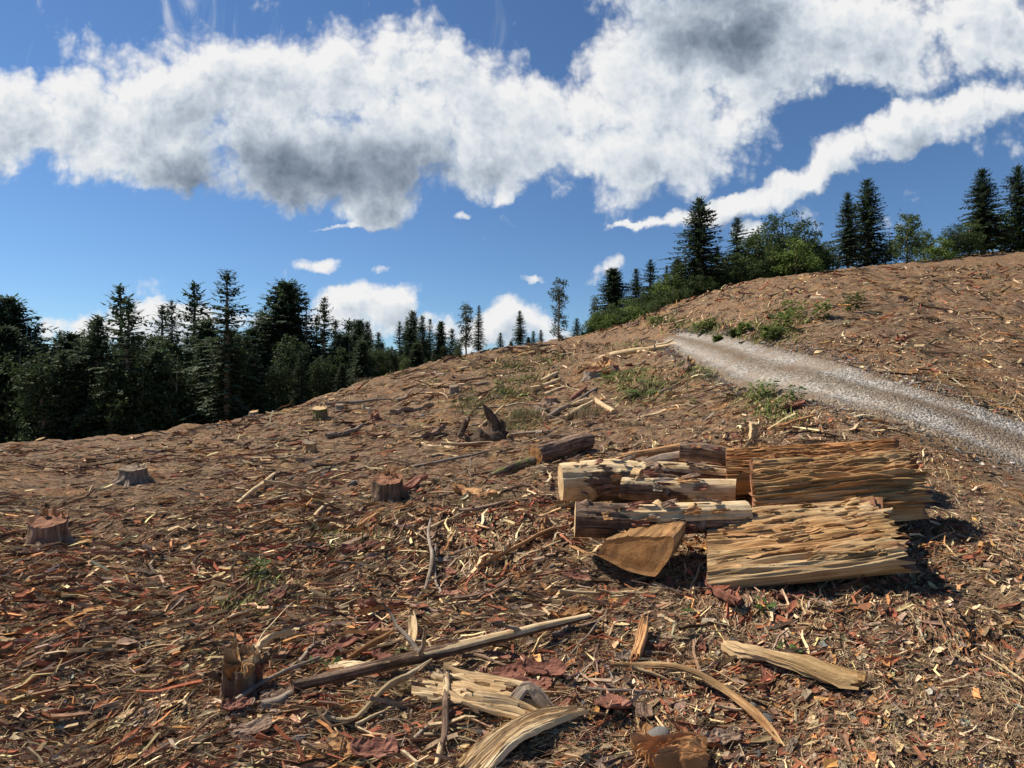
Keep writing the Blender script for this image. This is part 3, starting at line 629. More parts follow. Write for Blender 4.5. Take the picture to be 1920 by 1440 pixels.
plant(P_BUSH[1], 1300, 525, 58, .9, cat='bush', label='low bush at the foot of the tallest fir', group=WR)
plant(F0, 1345, 460, 64, .8, label='fir half hidden behind the tallest fir', group=WR)
plant(P_BUSH[0], 1358, 500, 60, .9, cat='bush', label='bright bush between the tallest fir and the dark peaked fir', group=WR)
plant(P_DROOP, 1382, 407, 63, 1.3, label='dark peaked fir before a small white cloud on the upper edge', group=WR)
plant(P_BL[0], 1362, 480, 64, .9, label='round tree behind the bright bush on the upper edge', group=WR)
plant(P_BL[2], 1422, 428, 61, 1.1, label='rounded green tree uphill of the dark peaked fir', group=WR)
plant(P_OAK, 1468, 396, 63, 1.05, label='broad dark crowned tree highest on the upper edge', group=WR)
plant(P_BL[1], 1448, 452, 58, .8, label='thin stemmed leafy tree below the broad dark crowned tree', group=WR)
plant(P_BUSH[0], 1490, 445, 57, 1.1, cat='bush', label='large light green bush under the broad dark crowned tree', group=WR)
plant(P_BUSH[0], 1410, 500, 58, 1.0, cat='bush', label='low bright bush edging the slope below the rounded green tree', group=WR)
plant(P_BUSH[1], 1330, 515, 61, .9, cat='bush', label='olive bush filling the gap behind the tallest fir', group=WR)
# the rest of the wood: every tree its own object
def envelope(px): return np.interp(px, [-400, 0, 300, 420, 520, 600, 700, 760, 850, 900, 930], [640, 625, 612, 600, 615, 612, 622, 628, 640, 650, 662])
rt = random.Random(5)
k = 0
for row, (d0, d1) in enumerate(((44, 48), (49, 53), (54, 60), (62, 72))):
    px = -330 if row < 3 else -330
    while px < 885:
        d = rt.uniform(d0, d1) + max(0, px - 650) * .02
        top = envelope(px) + rt.uniform(-6, 45) + (25 if row == 0 else 8 if row == 1 else 0)
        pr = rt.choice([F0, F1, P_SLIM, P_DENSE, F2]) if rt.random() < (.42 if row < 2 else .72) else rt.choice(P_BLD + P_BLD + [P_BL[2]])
        if px < 400 and rt.random() < .16: top -= rt.uniform(30, 90); pr = rt.choice([F0, F1, P_DROOP, P_DENSE])
        o = plant(pr, px, top, d, rt.uniform(.8, 1.1), group=WL); o['auto'] = 1
        px += rt.uniform(24, 46)
px = 640
while px < 902:                                       # the wood thins out but stays closed toward the crest
    top = float(envelope(px)) + rt.uniform(6, 34); d = rt.uniform(50, 62)
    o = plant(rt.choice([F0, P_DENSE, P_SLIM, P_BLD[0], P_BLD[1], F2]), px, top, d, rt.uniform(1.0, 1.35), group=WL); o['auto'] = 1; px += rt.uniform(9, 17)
px = 1108
while px < 1520:
    top = float(ridge_py(px)[0]); hgt = np.interp(px, [1100, 1200, 1300, 1500], [40, 62, 75, 85]) * rt.uniform(.55, 1.1)
    for dd, kk in ((rt.uniform(57, 61), .6), (rt.uniform(62, 66), 1.0)):
        pr = rt.choice([P_BUSH[0], P_BUSH[1], P_BL[0], P_BL[1], P_BL[2]]) if kk == 1 else rt.choice(P_BUSH)
        o = plant(pr, px + rt.uniform(-8, 8), top - hgt * kk, dd, rt.uniform(1.0, 1.3), group=WR, cat='bush' if pr in P_BUSH else 'tree'); o['auto'] = 1
    px += rt.uniform(16, 26)
px = 1530
while px < 2080:
    d = rt.uniform(58, 68); pr = rt.choice([P_BL[0], P_BL[1], P_BL[2], P_OAK, F0, P_DENSE, P_BUSH[0], P_BIG]); 
    top = float(ridge_py(px)[0]) - rt.uniform(50, 120) - (60 if pr in (F0, P_DENSE, P_BIG) else 0) + (35 if pr is P_BUSH[0] else 0)
    o = plant(pr, px, top, d, rt.uniform(.85, 1.1), group=WR, cat='bush' if pr is P_BUSH[0] else 'tree'); o['auto'] = 1; px += rt.uniform(22, 40)

# ------------------------------------------------------------------ felled timber
LAND = []                                         # what the small debris is described by: (phrase, x, y)
def land(phrase, p): LAND.append((phrase, float(p[0]), float(p[1])))
def capmesh(ring, seed, bulge=.0, rings=5, jag=0.0):
    ring = np.asarray(ring); n = len(ring); c = ring.mean(0); nrm = np.zeros(3)
    for i in range(n): nrm += np.cross(ring[i] - c, ring[(i + 1) % n] - c)
    nrm = unit(nrm); e1 = unit(ring[0] - c); e2 = np.cross(nrm, e1)
    V = []; fc = []
    for k in range(rings):
        f = 1 - k / rings; q = c + (ring - c) * f
        if k: q = q + nrm * (bulge + jag * gn((ring - c) @ e1 * f * 9 + seed, (ring - c) @ e2 * f * 9, seed))[:, None]
        V.append(q); fc.append(np.stack([(q - c) @ e1, (q - c) @ e2, np.zeros(n)], 1))
    V.append(c[None] + nrm * bulge); fc.append(np.zeros((1, 3))); V = np.vstack(V); fc = np.vstack(fc)
    f = [(k * n + j, k * n + (j + 1) % n, (k + 1) * n + (j + 1) % n, (k + 1) * n + j) for k in range(rings - 1) for j in range(n)]
    f += [((rings - 1) * n + j, (rings - 1) * n + (j + 1) % n, rings * n) for j in range(n)]
    return V, f, fc
def log(name, pts, rad, label, cat='log', group=None, m='log', ends=('end', 'end'), bare=0.0, seg=40, n=40, seed=1, ridges=.12, rough=.06, knots=0, knotm='endpale', squash=1.0, tilt=(0, 0), skew=0.0, peel=0):
    p = crv(np.array(pts, float), np.linspace(0, 1, n)) if len(pts) > 2 else wob(pts[0], pts[1], n, .008, seed)
    r = np.interp(np.linspace(0, 1, n), np.linspace(0, 1, len(np.atleast_1d(rad))), np.atleast_1d(rad))
    v, f, c, fc, A = tube(p, r, seg, rough, seed, ridges, 12, True, squash)
    t = np.repeat(np.linspace(0, 1, n), seg); v[:, 0] += (v[:, 1] - np.repeat(p[:, 1], seg)) * skew
    if tilt[0]: a = unit(p[1] - p[0]); k = slice(0, seg); v[k] += a * (np.sin(A[k] + tilt[0]) * r[0] * .35)[:, None]
    b = bare(t, A) if callable(bare) else np.full(len(v), bare)
    if callable(bare): rad_ = v - np.repeat(p, seg, 0); v = v - rad_ * (.09 * sstep(.35, .6, b + .5 * fbm(fc[:, 0] * 9, fc[:, 1] * 28, 3, seed)))[:, None]
    o = MB().add(v, f, fc, b).build(name, M[m]); tag(o, label, cat, group)
    for k, (ring, em) in enumerate(((v[:seg], ends[0]), (v[-seg:], ends[1]))):
        if em is None: continue
        ring = ring[::-1] if k == 0 else ring
        V, ff, ffc = capmesh(ring, seed + k, .0, 5, .012); MB().add(V, ff, ffc).build('cut_face', M[em], o, False)
    tg, s, u = frames(p); rr = random.Random(seed)
    for q in range(peel):                                 # loose tongues of bark and torn fibre
        i = rr.randint(2, n - 12); L_ = rr.randint(4, 9); a = rr.uniform(-.7, 1.9); d = s[i] * math.cos(a) + u[i] * math.sin(a) * squash; e0, e1 = rr.choice([(.0, .22), (.20, .0), (.05, .35)])
        q0, q1 = p[i] + d * r[i] * (1.0 + e0), p[i + L_] + d * r[i + L_] * (1.0 + e1); qm = (q0 + q1) / 2 + d * r[i] * .02
        sh = lambda w_: w_ + np.array([(w_[1] - p[i][1]) * skew, 0, 0])
        slab_mb([sh(q0), sh(qm), sh(q1)], rr.uniform(.02, .07), rr.uniform(.004, .010), 5, .55, seed * 31 + q, .1, a - math.pi / 2, 1.0).build('bark_strip', M[rr.choice(['bark', 'redbark', 'greybark', 'orange', 'bark'])], o, False)
    for q in range(knots):
        i = rr.randint(3, n - 4); a = rr.uniform(-.5, 2.0); d = s[i] * math.cos(a) + u[i] * math.sin(a) * squash; base = p[i] + d * r[i] * .85
        kv, kf, kc, kfc, _ = tube([base, base + d * r[i] * .16 + tg[i] * r[i] * .06, base + d * r[i] * rr.uniform(.2, .3) + tg[i] * r[i] * .12], [r[i] * .42, r[i] * .27, r[i] * .19], 12, .3, q)
        mbk = MB().add(kv, kf + kc[1:], kfc); mbk.build('branch_stub', M['bark' if q % 2 else knotm], o)
    return o
def stick(pix, rad, label, m='greybark', cat='stick', group=None, seed=1, lift=None, twigs=0, bare=None, name='stick', seg=8, amp=.018):
    P3 = [G(px, py, (rad if np.isscalar(rad) else rad[0]) * .8 + (lift[i] if lift else 0)) for i, (px, py) in enumerate(pix)]
    n = 18; p = crv(np.array(P3), np.linspace(0, 1, n)); L = np.linalg.norm(p[-1] - p[0])
    t = np.linspace(0, 1, n); p = p + np.stack([gn(t * 4 + seed, t * 0 + 3.1 * k, seed + k) for k in range(3)], 1) * amp * L * np.array([1, 1, .3])
    r = np.interp(t, np.linspace(0, 1, 2 if np.isscalar(rad) else len(rad)), [rad, rad * .7] if np.isscalar(rad) else rad)
    v, f, c, fc, A = tube(p, r, seg, .14, seed, .1, 5); tt = np.repeat(t, seg)
    o = MB().add(v, f + c, fc, 0 if bare is None else bare(tt, A)).build(name, M['log' if bare is not None else m]); tag(o, label, cat, group)
    rr = random.Random(seed)
    for k in range(twigs):
        i = rr.randint(3, n - 4); d = np.array([rr.uniform(-1, 1), rr.uniform(-1, 1), rr.uniform(.1, .9)]); q = wob(p[i], p[i] + unit(d) * L * rr.uniform(.10, .28), 6, .06, seed + k)
        kv, kf, kc, kfc, _ = tube(q, np.linspace(r[i] * .55, r[i] * .2, 6), 5, .1, k); MB().add(kv, kf + kc, kfc).build('side_twig', M[m], o)
    return o
def slab_mb(p, width, thick, nf, rag, seed, curl=0.0, roll=0.0, lifts=.5, taper=(1, 1), gap=.15):
    """split wood: a bundle of fibres torn along the grain, ragged at both ends"""
    r = np.random.default_rng(seed); n = 16; t = np.linspace(0, 1, n); p = crv(np.array(p, float), t); tg, s, u = frames(p); mb = MB()
    s, u = s * math.cos(roll) + u * math.sin(roll), u * math.cos(roll) - s * math.sin(roll); L = np.linalg.norm(np.diff(p, axis=0), axis=1).sum()
    wk = np.linspace(-.5, .5, nf + 1) + np.concatenate([[0], r.normal(0, .18 / nf, nf - 1), [0]]); jag0 = rag * (.25 * np.abs(gn(wk * 6, wk * 0 + seed, seed)) + .75 * r.random(nf + 1) ** 2.2); jag1 = rag * (.25 * np.abs(gn(wk * 6, wk * 0 + seed, seed + 9)) + .75 * r.random(nf + 1) ** 2.2)
    he = r.normal(0, .30, nf + 1) * thick * lifts
    def edge(k, q):                                   # the line between two neighbouring fibres
        P_ = np.stack([np.interp(q, t, p[:, j]) for j in range(3)], 1); S_ = np.stack([np.interp(q, t, s[:, j]) for j in range(3)], 1); U_ = np.stack([np.interp(q, t, u[:, j]) for j in range(3)], 1)
        w = wk[k]; wd = width * np.interp(q, [0, .3, .7, 1], [taper[0], 1, 1, taper[1]]); dr = gn(q * 2.2 + seed, q * 0 + w * 2.0, seed) * width * .10
        h = curl * (2 * w) ** 2 * width + gn(q * 2.0 + seed, q * 0 + w * 3.5, seed + 2) * thick * lifts * 1.6 + gn(q * 9 + k * .4, q * 0 + k * .6, seed + 4) * thick * .35 + he[k] * np.interp(q, [0, .5, 1], [1.6, .7, 1.6])
        return P_ + S_ * (w * wd + dr)[:, None] + U_ * h[:, None], S_, U_
    for k in range(nf):
        q = np.linspace(jag0[k], 1 - jag1[k], n); A_, S_, U_ = edge(k, q); B_, _, _ = edge(k + 1, q); th = thick * r.uniform(.7, 1.2) * np.interp(np.linspace(0, 1, n), [0, .15, .85, 1], [.25, 1, 1, .25])
        sp = gap * width / nf * np.clip(np.abs(q - .5) * 2 - .45, 0, 1) * (r.random() < .6) * r.uniform(.3, 1.2)      # torn apart toward the ends
        A2 = A_ + (B_ - A_) * .5 * np.clip(sp / (np.linalg.norm(B_ - A_, axis=1) + 1e-6), 0, .7)[:, None]; mid = (A2 + B_) / 2 + U_ * (th * r.uniform(.03, .35))[:, None]
        V = np.stack([A2 - U_ * th[:, None], A2, mid, B_, B_ - U_ * th[:, None]], 1); m_ = 5
        f = [(i * m_ + j, i * m_ + (j + 1) % m_, (i + 1) * m_ + (j + 1) % m_, (i + 1) * m_ + j) for i in range(n - 1) for j in range(m_)] + [tuple(range(m_)), tuple((n - 1) * m_ + j for j in range(m_))[::-1]]
        fc = np.stack([np.repeat(q * L, m_), np.tile(np.linspace(0, width / nf, m_), n) + wk[k] * width, np.full(n * m_, seed * .1)], 1); mb.add(V.reshape(-1, 3), f, fc)
    return mb
def slab(pix, width, thick, label, m='pale', nf=8, rag=.25, seed=1, curl=0.0, roll=0.0, lifts=.5, lift=None, taper=(1, 1), name='split_slab', cat='wood slab', group=None, gap=.15):
    P3 = [G(px, py, thick * .7 + (lift[i] if lift else 0)) for i, (px, py) in enumerate(pix)]
    o = slab_mb(P3, width, thick, nf, rag, seed, curl, roll, lifts, taper, gap).build(name, M[m], smooth=False); return tag(o, label, cat, group)
def plate_mb(L, w, th, seed, cup=.25, bend=.1):
    """a torn plate of bark, cupped across and bent along"""
    r = np.random.default_rng(seed); nx, ny = 12, 6; x = np.linspace(-.5, .5, nx); mb = MB(); edge = .75 + .5 * r.random(nx); edge[[0, -1]] *= r.uniform(.15, .6, 2); sh = np.cumsum(r.normal(0, .06, nx))
    V = []
    for side in (1, -1):
        for j in range(ny):
            y = (j / (ny - 1) - .5) * edge + sh * .5; z = cup * (y * 2) ** 2 * w * .5 + bend * L * (x * 2) ** 2 + side * th * .5 + gn(x * 5 + seed, y * 4, seed) * th * .8
            xx = x * L + (gn(y * 7, x * 0 + seed, seed + 5) * .06 * L) * (np.abs(x) > .4); V.append(np.stack([xx, y * w, z], 1))
    V = np.array(V).reshape(2, ny, nx, 3); idx = np.arange(2 * ny * nx).reshape(2, ny, nx); f = []
    for j in range(ny - 1):
        for i in range(nx - 1):
            f.append((idx[0, j, i], idx[0, j, i + 1], idx[0, j + 1, i + 1], idx[0, j + 1, i])); f.append((idx[1, j, i], idx[1, j + 1, i], idx[1, j + 1, i + 1], idx[1, j, i + 1]))
    for i in range(nx - 1): f.append((idx[0, 0, i], idx[1, 0, i], idx[1, 0, i + 1], idx[0, 0, i + 1])); f.append((idx[0, -1, i], idx[0, -1, i + 1], idx[1, -1, i + 1], idx[1, -1, i]))
    for j in range(ny - 1): f.append((idx[0, j, 0], idx[0, j + 1, 0], idx[1, j + 1, 0], idx[1, j, 0])); f.append((idx[0, j, -1], idx[1, j, -1], idx[1, j + 1, -1], idx[0, j + 1, -1]))
    V = V.reshape(-1, 3); return mb.add(V, f, V + [seed, 0, 0])
def place(mb_or_mesh, name, m, pos, yaw, tilt=(0, 0), s=1.0):
    """mesh in local axes set on the ground"""
    if isinstance(mb_or_mesh, MB):
        o = mb_or_mesh.build(name, M[m], base=np.zeros(3), smooth=False)
    else: o = bpy.data.objects.new(name, mb_or_mesh); COL.objects.link(o)
    n = Vector(normal(np.array([pos[0]]), np.array([pos[1]]))[0]); x = Vector((math.cos(yaw), math.sin(yaw), 0)); x = (x - n * x.dot(n)).normalized(); y = n.cross(x)
    Rm = Matrix((x, y, n)).transposed() @ Matrix.Rotation(tilt[0], 3, 'X') @ Matrix.Rotation(tilt[1], 3, 'Y')
    o.matrix_world = Matrix.Translation(Vector([float(q) for q in pos])) @ Rm.to_4x4() @ Matrix.Diagonal((s, s, s, 1)) ; o['_b'] = [0, 0, 0]; return o
def stump(px, py, wpx, hpx, label, m='bark', em='endgrey', seed=1, flare=.45, slope=.15, ragged=0.0, phrase=None, lean=0.0, roots=5):
    c = G(px, py); k = c[1] / F; r0 = wpx * k / 2; h = hpx * k; seg = 40; zs = np.array([-.25, -.08, 0, .08, .2, .4, .65, .88, 1.0]) * 1.0; rr = random.Random(seed)
    a = np.linspace(0, 2 * math.pi, seg, endpoint=False); V = []; fc = []
    for z in zs:
        fl = 1 + flare * math.exp(-max(z, 0) * 4.5) * (1 + .55 * np.sin(a * roots + seed)) / 1.3; q = r0 * fl * (1 + .13 * fbm(np.cos(a) * 1.6 + seed, np.sin(a) * 1.6 + z, 3, seed) + .07 * gn(np.cos(a) * 7, np.sin(a) * 7 + z * .6, seed))
        top = h * (1 + 1.3 * slope * np.sin(a + .4 * math.sin(seed)) + ragged * np.maximum(0, gn(a * 3.2, a * 0 + seed, seed) + .3 * gn(a * 9, a * 0, seed + 2))) if z > .5 else h
        zz = np.broadcast_to(np.where(z > 0, z * top, z * h), (seg,)).copy(); V.append(np.stack([c[0] + q * np.cos(a) + lean * np.maximum(zz, 0), c[1] + q * np.sin(a), c[2] + zz], 1)); fc.append(np.stack([zz, a * r0, np.full(seg, r0)], 1))
    n = len(zs); f = [(i * seg + j, i * seg + (j + 1) % seg, (i + 1) * seg + (j + 1) % seg, (i + 1) * seg + j) for i in range(n - 1) for j in range(seg)]
    o = MB().add(np.vstack(V), f, np.vstack(fc)).build('stump', M[m]); tag(o, label, 'stump')
    cv, cf, cfc = capmesh(V[-1], seed, -.06 * h if ragged else 0, 5, .03 if ragged else .012); MB().add(cv, cf, cfc).build('cut_face', M[em], o, False)
    r_ = random.Random(seed * 3)
    if wpx > 15:
        for i in range(r_.randint(3, 5)):
            b_ = r_.uniform(0, 6.28) if i else -1.2; d_ = np.array([math.cos(b_), math.sin(b_), 0]); q0 = c + d_ * r0 * .85 + [0, 0, h * .22]; q1 = c + d_ * r0 * r_.uniform(1.7, 2.3); q1[2] = float(zg(q1[0], q1[1])) - .02
            v_, f_, c_2, fc_, _ = tube([q0, (q0 + q1) / 2 - [0, 0, h * .05], q1], [r0 * .34, r0 * .2, r0 * .06], 9, .25, seed + i, .2); MB().add(v_, f_ + c_2, fc_).build('root', M[m], o)
        for i in range(r_.randint(2, 5)):
            b_ = r_.uniform(.4, 2.6); q0 = c + np.array([math.cos(b_), math.sin(b_), 0]) * r0 * r_.uniform(.55, .9) + [lean * h, 0, h * .9]; hh = h * r_.uniform(.18, .42) + h * slope
            slab_mb([q0 - [0, 0, h * .1], q0 + [0, 0, hh * .5], q0 + [r_.gauss(0, .1) * r0, 0, hh]], r0 * r_.uniform(.15, .4), r0 * .07, 4, .6, seed * 11 + i, 0, b_, 1).build('splinter', M['orange' if em == 'endred' else 'pale'], o, False)
    if phrase: land(phrase, c)
    return o
def broken_rim(o, px, py, w, h):
    c = G(px, py); k = c[1] / F; r_ = random.Random(4)
    for i in range(16):
        a = r_.uniform(0, 6.28); q = c + np.array([math.cos(a), math.sin(a), 0]) * w * k * .5 * r_.uniform(.7, 1.05); z0 = h * k * r_.uniform(.25, .8); z1 = h * k * r_.uniform(.95, 1.35); ou = np.array([math.cos(a), math.sin(a), 0]) * r_.uniform(0, .07)
        slab_mb([q + [0, 0, z0], q + ou * .4 + [0, 0, (z0 + z1) / 2], q + ou + [0, 0, z1]], r_.uniform(.025, .07), .012, 5, .5, 700 + i, .1, a, 1).build('splinter', M[r_.choice(['darkbark', 'orange', 'redbark', 'bark', 'darkbark'])], o, False)
# --- stumps
stump(600, 790, 27, 25, 'mossy yellow green stump with a pale cut top near the dark wood', 'mossbark', 'endpale', 3, .35, .12, 0, 'the mossy stump')
stump(637, 779, 17, 12, 'small grey stump just beyond the mossy stump', 'greybark', 'endgrey', 4, .2, .1, 0, 'the small grey stump')
stump(580, 847, 24, 17, 'low squarish stump with a bright orange side on the open slope', 'fibre', 'endgrey', 5, .12, .18, 0, 'the orange sided stump')
stump(728, 938, 54, 36, 'broad dark barked stump with rough vertical bark, large in the middle distance', 'darkbark', 'endred', 6, .32, .16, .12, 'the broad dark stump')
stump(851, 742, 18, 17, 'upright cylindrical stump with a pale streaked side among white chips', 'greybark', 'endgrey', 7, .1, .18, 0, 'the cylindrical stump')
stump(1112, 713, 33, 19, 'wide grey stump with a fresh red cut top and torn rim', 'greybark', 'endred', 8, .35, .1, .35, 'the red topped stump')
stump(1031, 759, 28, 13, 'low dark stump sunk in brush below the split bolts', 'bark', 'endred', 9, .25, .1, .1, 'the sunken dark stump')
stump(1152, 697, 16, 11, 'small blackened stump on the uphill side of the red topped stump', 'bark', 'endred', 10, .3, .1, .2)
stump(1290, 692, 15, 12, 'splintered brown stub leaning at the edge of the gravel road', 'bark', 'fibre', 11, .6, .4, 1.4, 'the leaning stub', .35)
stump(452, 1300, 66, 58, 'tall splintered dark stump with a shattered pale rim, nearest of the stumps', 'darkbark', 'fibre', 12, .6, .25, 1.1, 'the shattered stump')
broken_rim(COL.objects[-2] if COL.objects[-1].name.startswith('cut_face') else COL.objects[-1], 452, 1300, 66, 58)
stump(622, 758, 12, 6, 'tiny flat cut stump at the rim of the dark wood', 'bark', 'endpale', 13, .3)
stump(702, 787, 18, 12, 'crumbled red brown stump below the white torn root', 'redbark', 'endred', 14, .5, .3, .5, 'the crumbled stump')
stump(476, 788, 16, 9, 'little pale stump at the corner of the wood', 'greybark', 'endpale', 15, .4)
stump(250, 905, 44, 26, 'wide grey stump outside the main view, down the slope from the mossy stump', 'greybark', 'endgrey', 16, .4, .1, .1, 'the lone grey stump')
stump(90, 1010, 60, 44, 'squat bark covered stump far down the slope', 'bark', 'endred', 17, .4, .15, .1, 'the squat stump')
stump(1688, 560, 20, 12, 'small stump on the bank above the gravel road', 'bark', 'endred', 18, .4, .1, .2)

# --- upturned root by the hollow
def tusk(pts, r0, seed, name, parent=None, m='bark'):
    p = crv(np.array(pts, float), np.linspace(0, 1, 14)); v, f, c, fc, A = tube(p, np.interp(np.linspace(0, 1, 14), [0, .5, .85, 1], [r0, r0 * .8, r0 * .4, r0 * .06]), 14, .28, seed, .3, 7); return MB().add(v, f + c, fc).build(name, M[m], parent)
c = G(918, 828); k = c[1] / F
def rp(dx, dy, dz): return c + np.array([dx * k, dy * k, dz * k])
root = empty('upturned_root', c); tag(root, 'dark upturned root with curved broken prongs standing out of the slope', 'root'); land('the upturned root', c)
mbr = MB(); v, f, cc_, fc, A = tube([rp(-38, 5, -4), rp(-12, 0, 4), rp(14, -4, 6), rp(30, 4, -2)], [11 * k, 19 * k, 17 * k, 8 * k], 20, .45, 31, .4); mbr.add(v, f + cc_, fc).build('root_body', M['darkbark'], root)
for i, (pts, r0) in enumerate((([(6, 0, 4), (8, 4, 26), (4, 2, 48), (-12, 0, 72)], 11), ([(8, 4, 0), (14, 6, 20), (18, 2, 40)], 7), ([(-6, -4, 2), (-14, -8, 16), (-22, -8, 30)], 7), ([(-24, -4, 0), (-38, -4, 6), (-46, -8, 16)], 6), ([(16, -6, 2), (26, -10, 8), (30, -8, 14)], 6), ([(10, 0, 4), (20, 2, 14), (36, 0, 20)], 7), ([(-10, 2, 4), (-16, 4, 12), (-34, 2, 18)], 6), ([(0, -6, 4), (-4, -16, 12), (-10, -20, 22)], 6), ([(14, 4, 8), (24, 6, 30), (20, 4, 44)], 6))):
    tusk([rp(*q) for q in pts], r0 * k * 1.35, 40 + i, 'prong', root, 'darkbark')
c2 = G(872, 828); k2 = c2[1] / F
o = slab_mb([c2 + [-14 * k2, 0, -2 * k2], c2 + [-2 * k2, 3 * k2, 22 * k2], c2 + [6 * k2, 4 * k2, 42 * k2]], 14 * k2, 5 * k2, 5, .3, 77, .1, .9).build('bark_spike', M['darkbark'], smooth=False); tag(o, 'leaning spike of bark standing beside the upturned root', 'bark')
c3 = G(690, 778); k3 = c3[1] / F
o = tusk([c3 + np.array(q) * k3 for q in ((6, 0, 0), (2, 0, 8), (-8, 0, 10), (-10, 0, 20))], 5 * k3, 51, 'torn_root', None, 'pale'); tag(o, 'white torn root curling up beside the crumbled stump', 'root')

# --- the pile of cut cedar by the landing
PILE = 'cut cedar in the pile'
def bare_top(lo, hi, t0=0.0, t1=1.0, k=1.0):
    return lambda t, A: k * sstep(lo - .35, lo + .25, np.sin(A)) * (1 - sstep(hi, hi + .3, np.sin(A)) if hi < 1 else 1) * sstep(t0 - .05, t0 + .05, t) * (1 - sstep(t1 - .05, t1 + .05, t))
def bare_c(t, A):       # pale end and crown, dark middle
    return np.clip(1 - sstep(.0, .5, t + .1 * np.sin(A * 2)) + sstep(.1, .95, np.sin(A)) * (1 - sstep(.70, 1.0, t)), 0, 1)
log('log', [Wp(1051, 905, 6.75), Wp(1140, 900, 6.85), Wp(1232, 905, 6.95)], [.235, .245, .25], 'thick log with a stripped pale end and black peeling bark along its middle', 'log', PILE, bare=bare_c, seed=3, skew=.10, peel=16, ends=('endpale', 'end'), knots=2, seg=56, n=50, ridges=.14); land('the thick log', Wp(1051, 905, 6.75))
log('log', [Wp(1166, 914, 6.25), Wp(1270, 918, 6.28), Wp(1380, 921, 6.3)], [.118, .14, .148], 'mostly peeled pale log with a red cut end, lying against the thick log', 'log', PILE, bare=lambda t, A: np.clip(.15 + .85 * sstep(.3, .8, t + .08 * np.sin(3 * A)) + .55 * sstep(-.1, .9, np.sin(A)), 0, 1), seed=5, ends=('end', 'endred'), knots=2, skew=.45, peel=12)
log('log', [Wp(1210, 880, 7.3), Wp(1290, 884, 7.32), Wp(1385, 893, 7.3)], [.115, .12, .11], 'slender log peeled white along its top, behind the peeled pale log', 'log', PILE, bare=bare_top(.1, 2), seed=6, skew=.3, peel=8)
log('log', [Wp(1274, 850, 7.7), Wp(1320, 852, 7.7), Wp(1375, 860, 7.7)], [.15, .155, .13], 'short dark log with thick furrowed bark at the back of the pile', 'log', PILE, m='bark', seed=7, skew=.31, peel=8, ridges=.2, ends=('endred', 'end'))
log('log', [Wp(1204, 872, 7.75), Wp(1240, 867, 7.8), Wp(1278, 862, 7.85)], [.07, .115, .12], 'stubby grey log wedged between the slender log and the dark furrowed log', 'log', PILE, m='greybark', seed=8, skew=.26)
log('log', [Wp(1168, 857, 8.3), Wp(1230, 848, 8.5), Wp(1290, 838, 8.7)], [.05, .07, .08], 'thin orange split log sticking out behind the pile', 'log', PILE, m='orange', seed=9, ends=('end', 'end'))
log('log', [Wp(1078, 973, 4.98), Wp(1180, 976, 5.0), Wp(1290, 970, 5.05), Wp(1400, 966, 5.15)], [.150, .143, .140, .135], 'long log lying across the pile, half grey bark and half pale wood, with big knots', 'log', PILE, bare=lambda t, A: np.clip(sstep(.12, .62, t + .06 * np.sin(2 * A)) * sstep(-.55, .55, np.sin(A)) * 1.15, 0, 1), seed=10, skew=.125, peel=20, ends=('endpale', 'end'), knots=5, seg=56, n=60, ridges=.12); land('the long log across the pile', Wp(1090, 1000, 4.9))

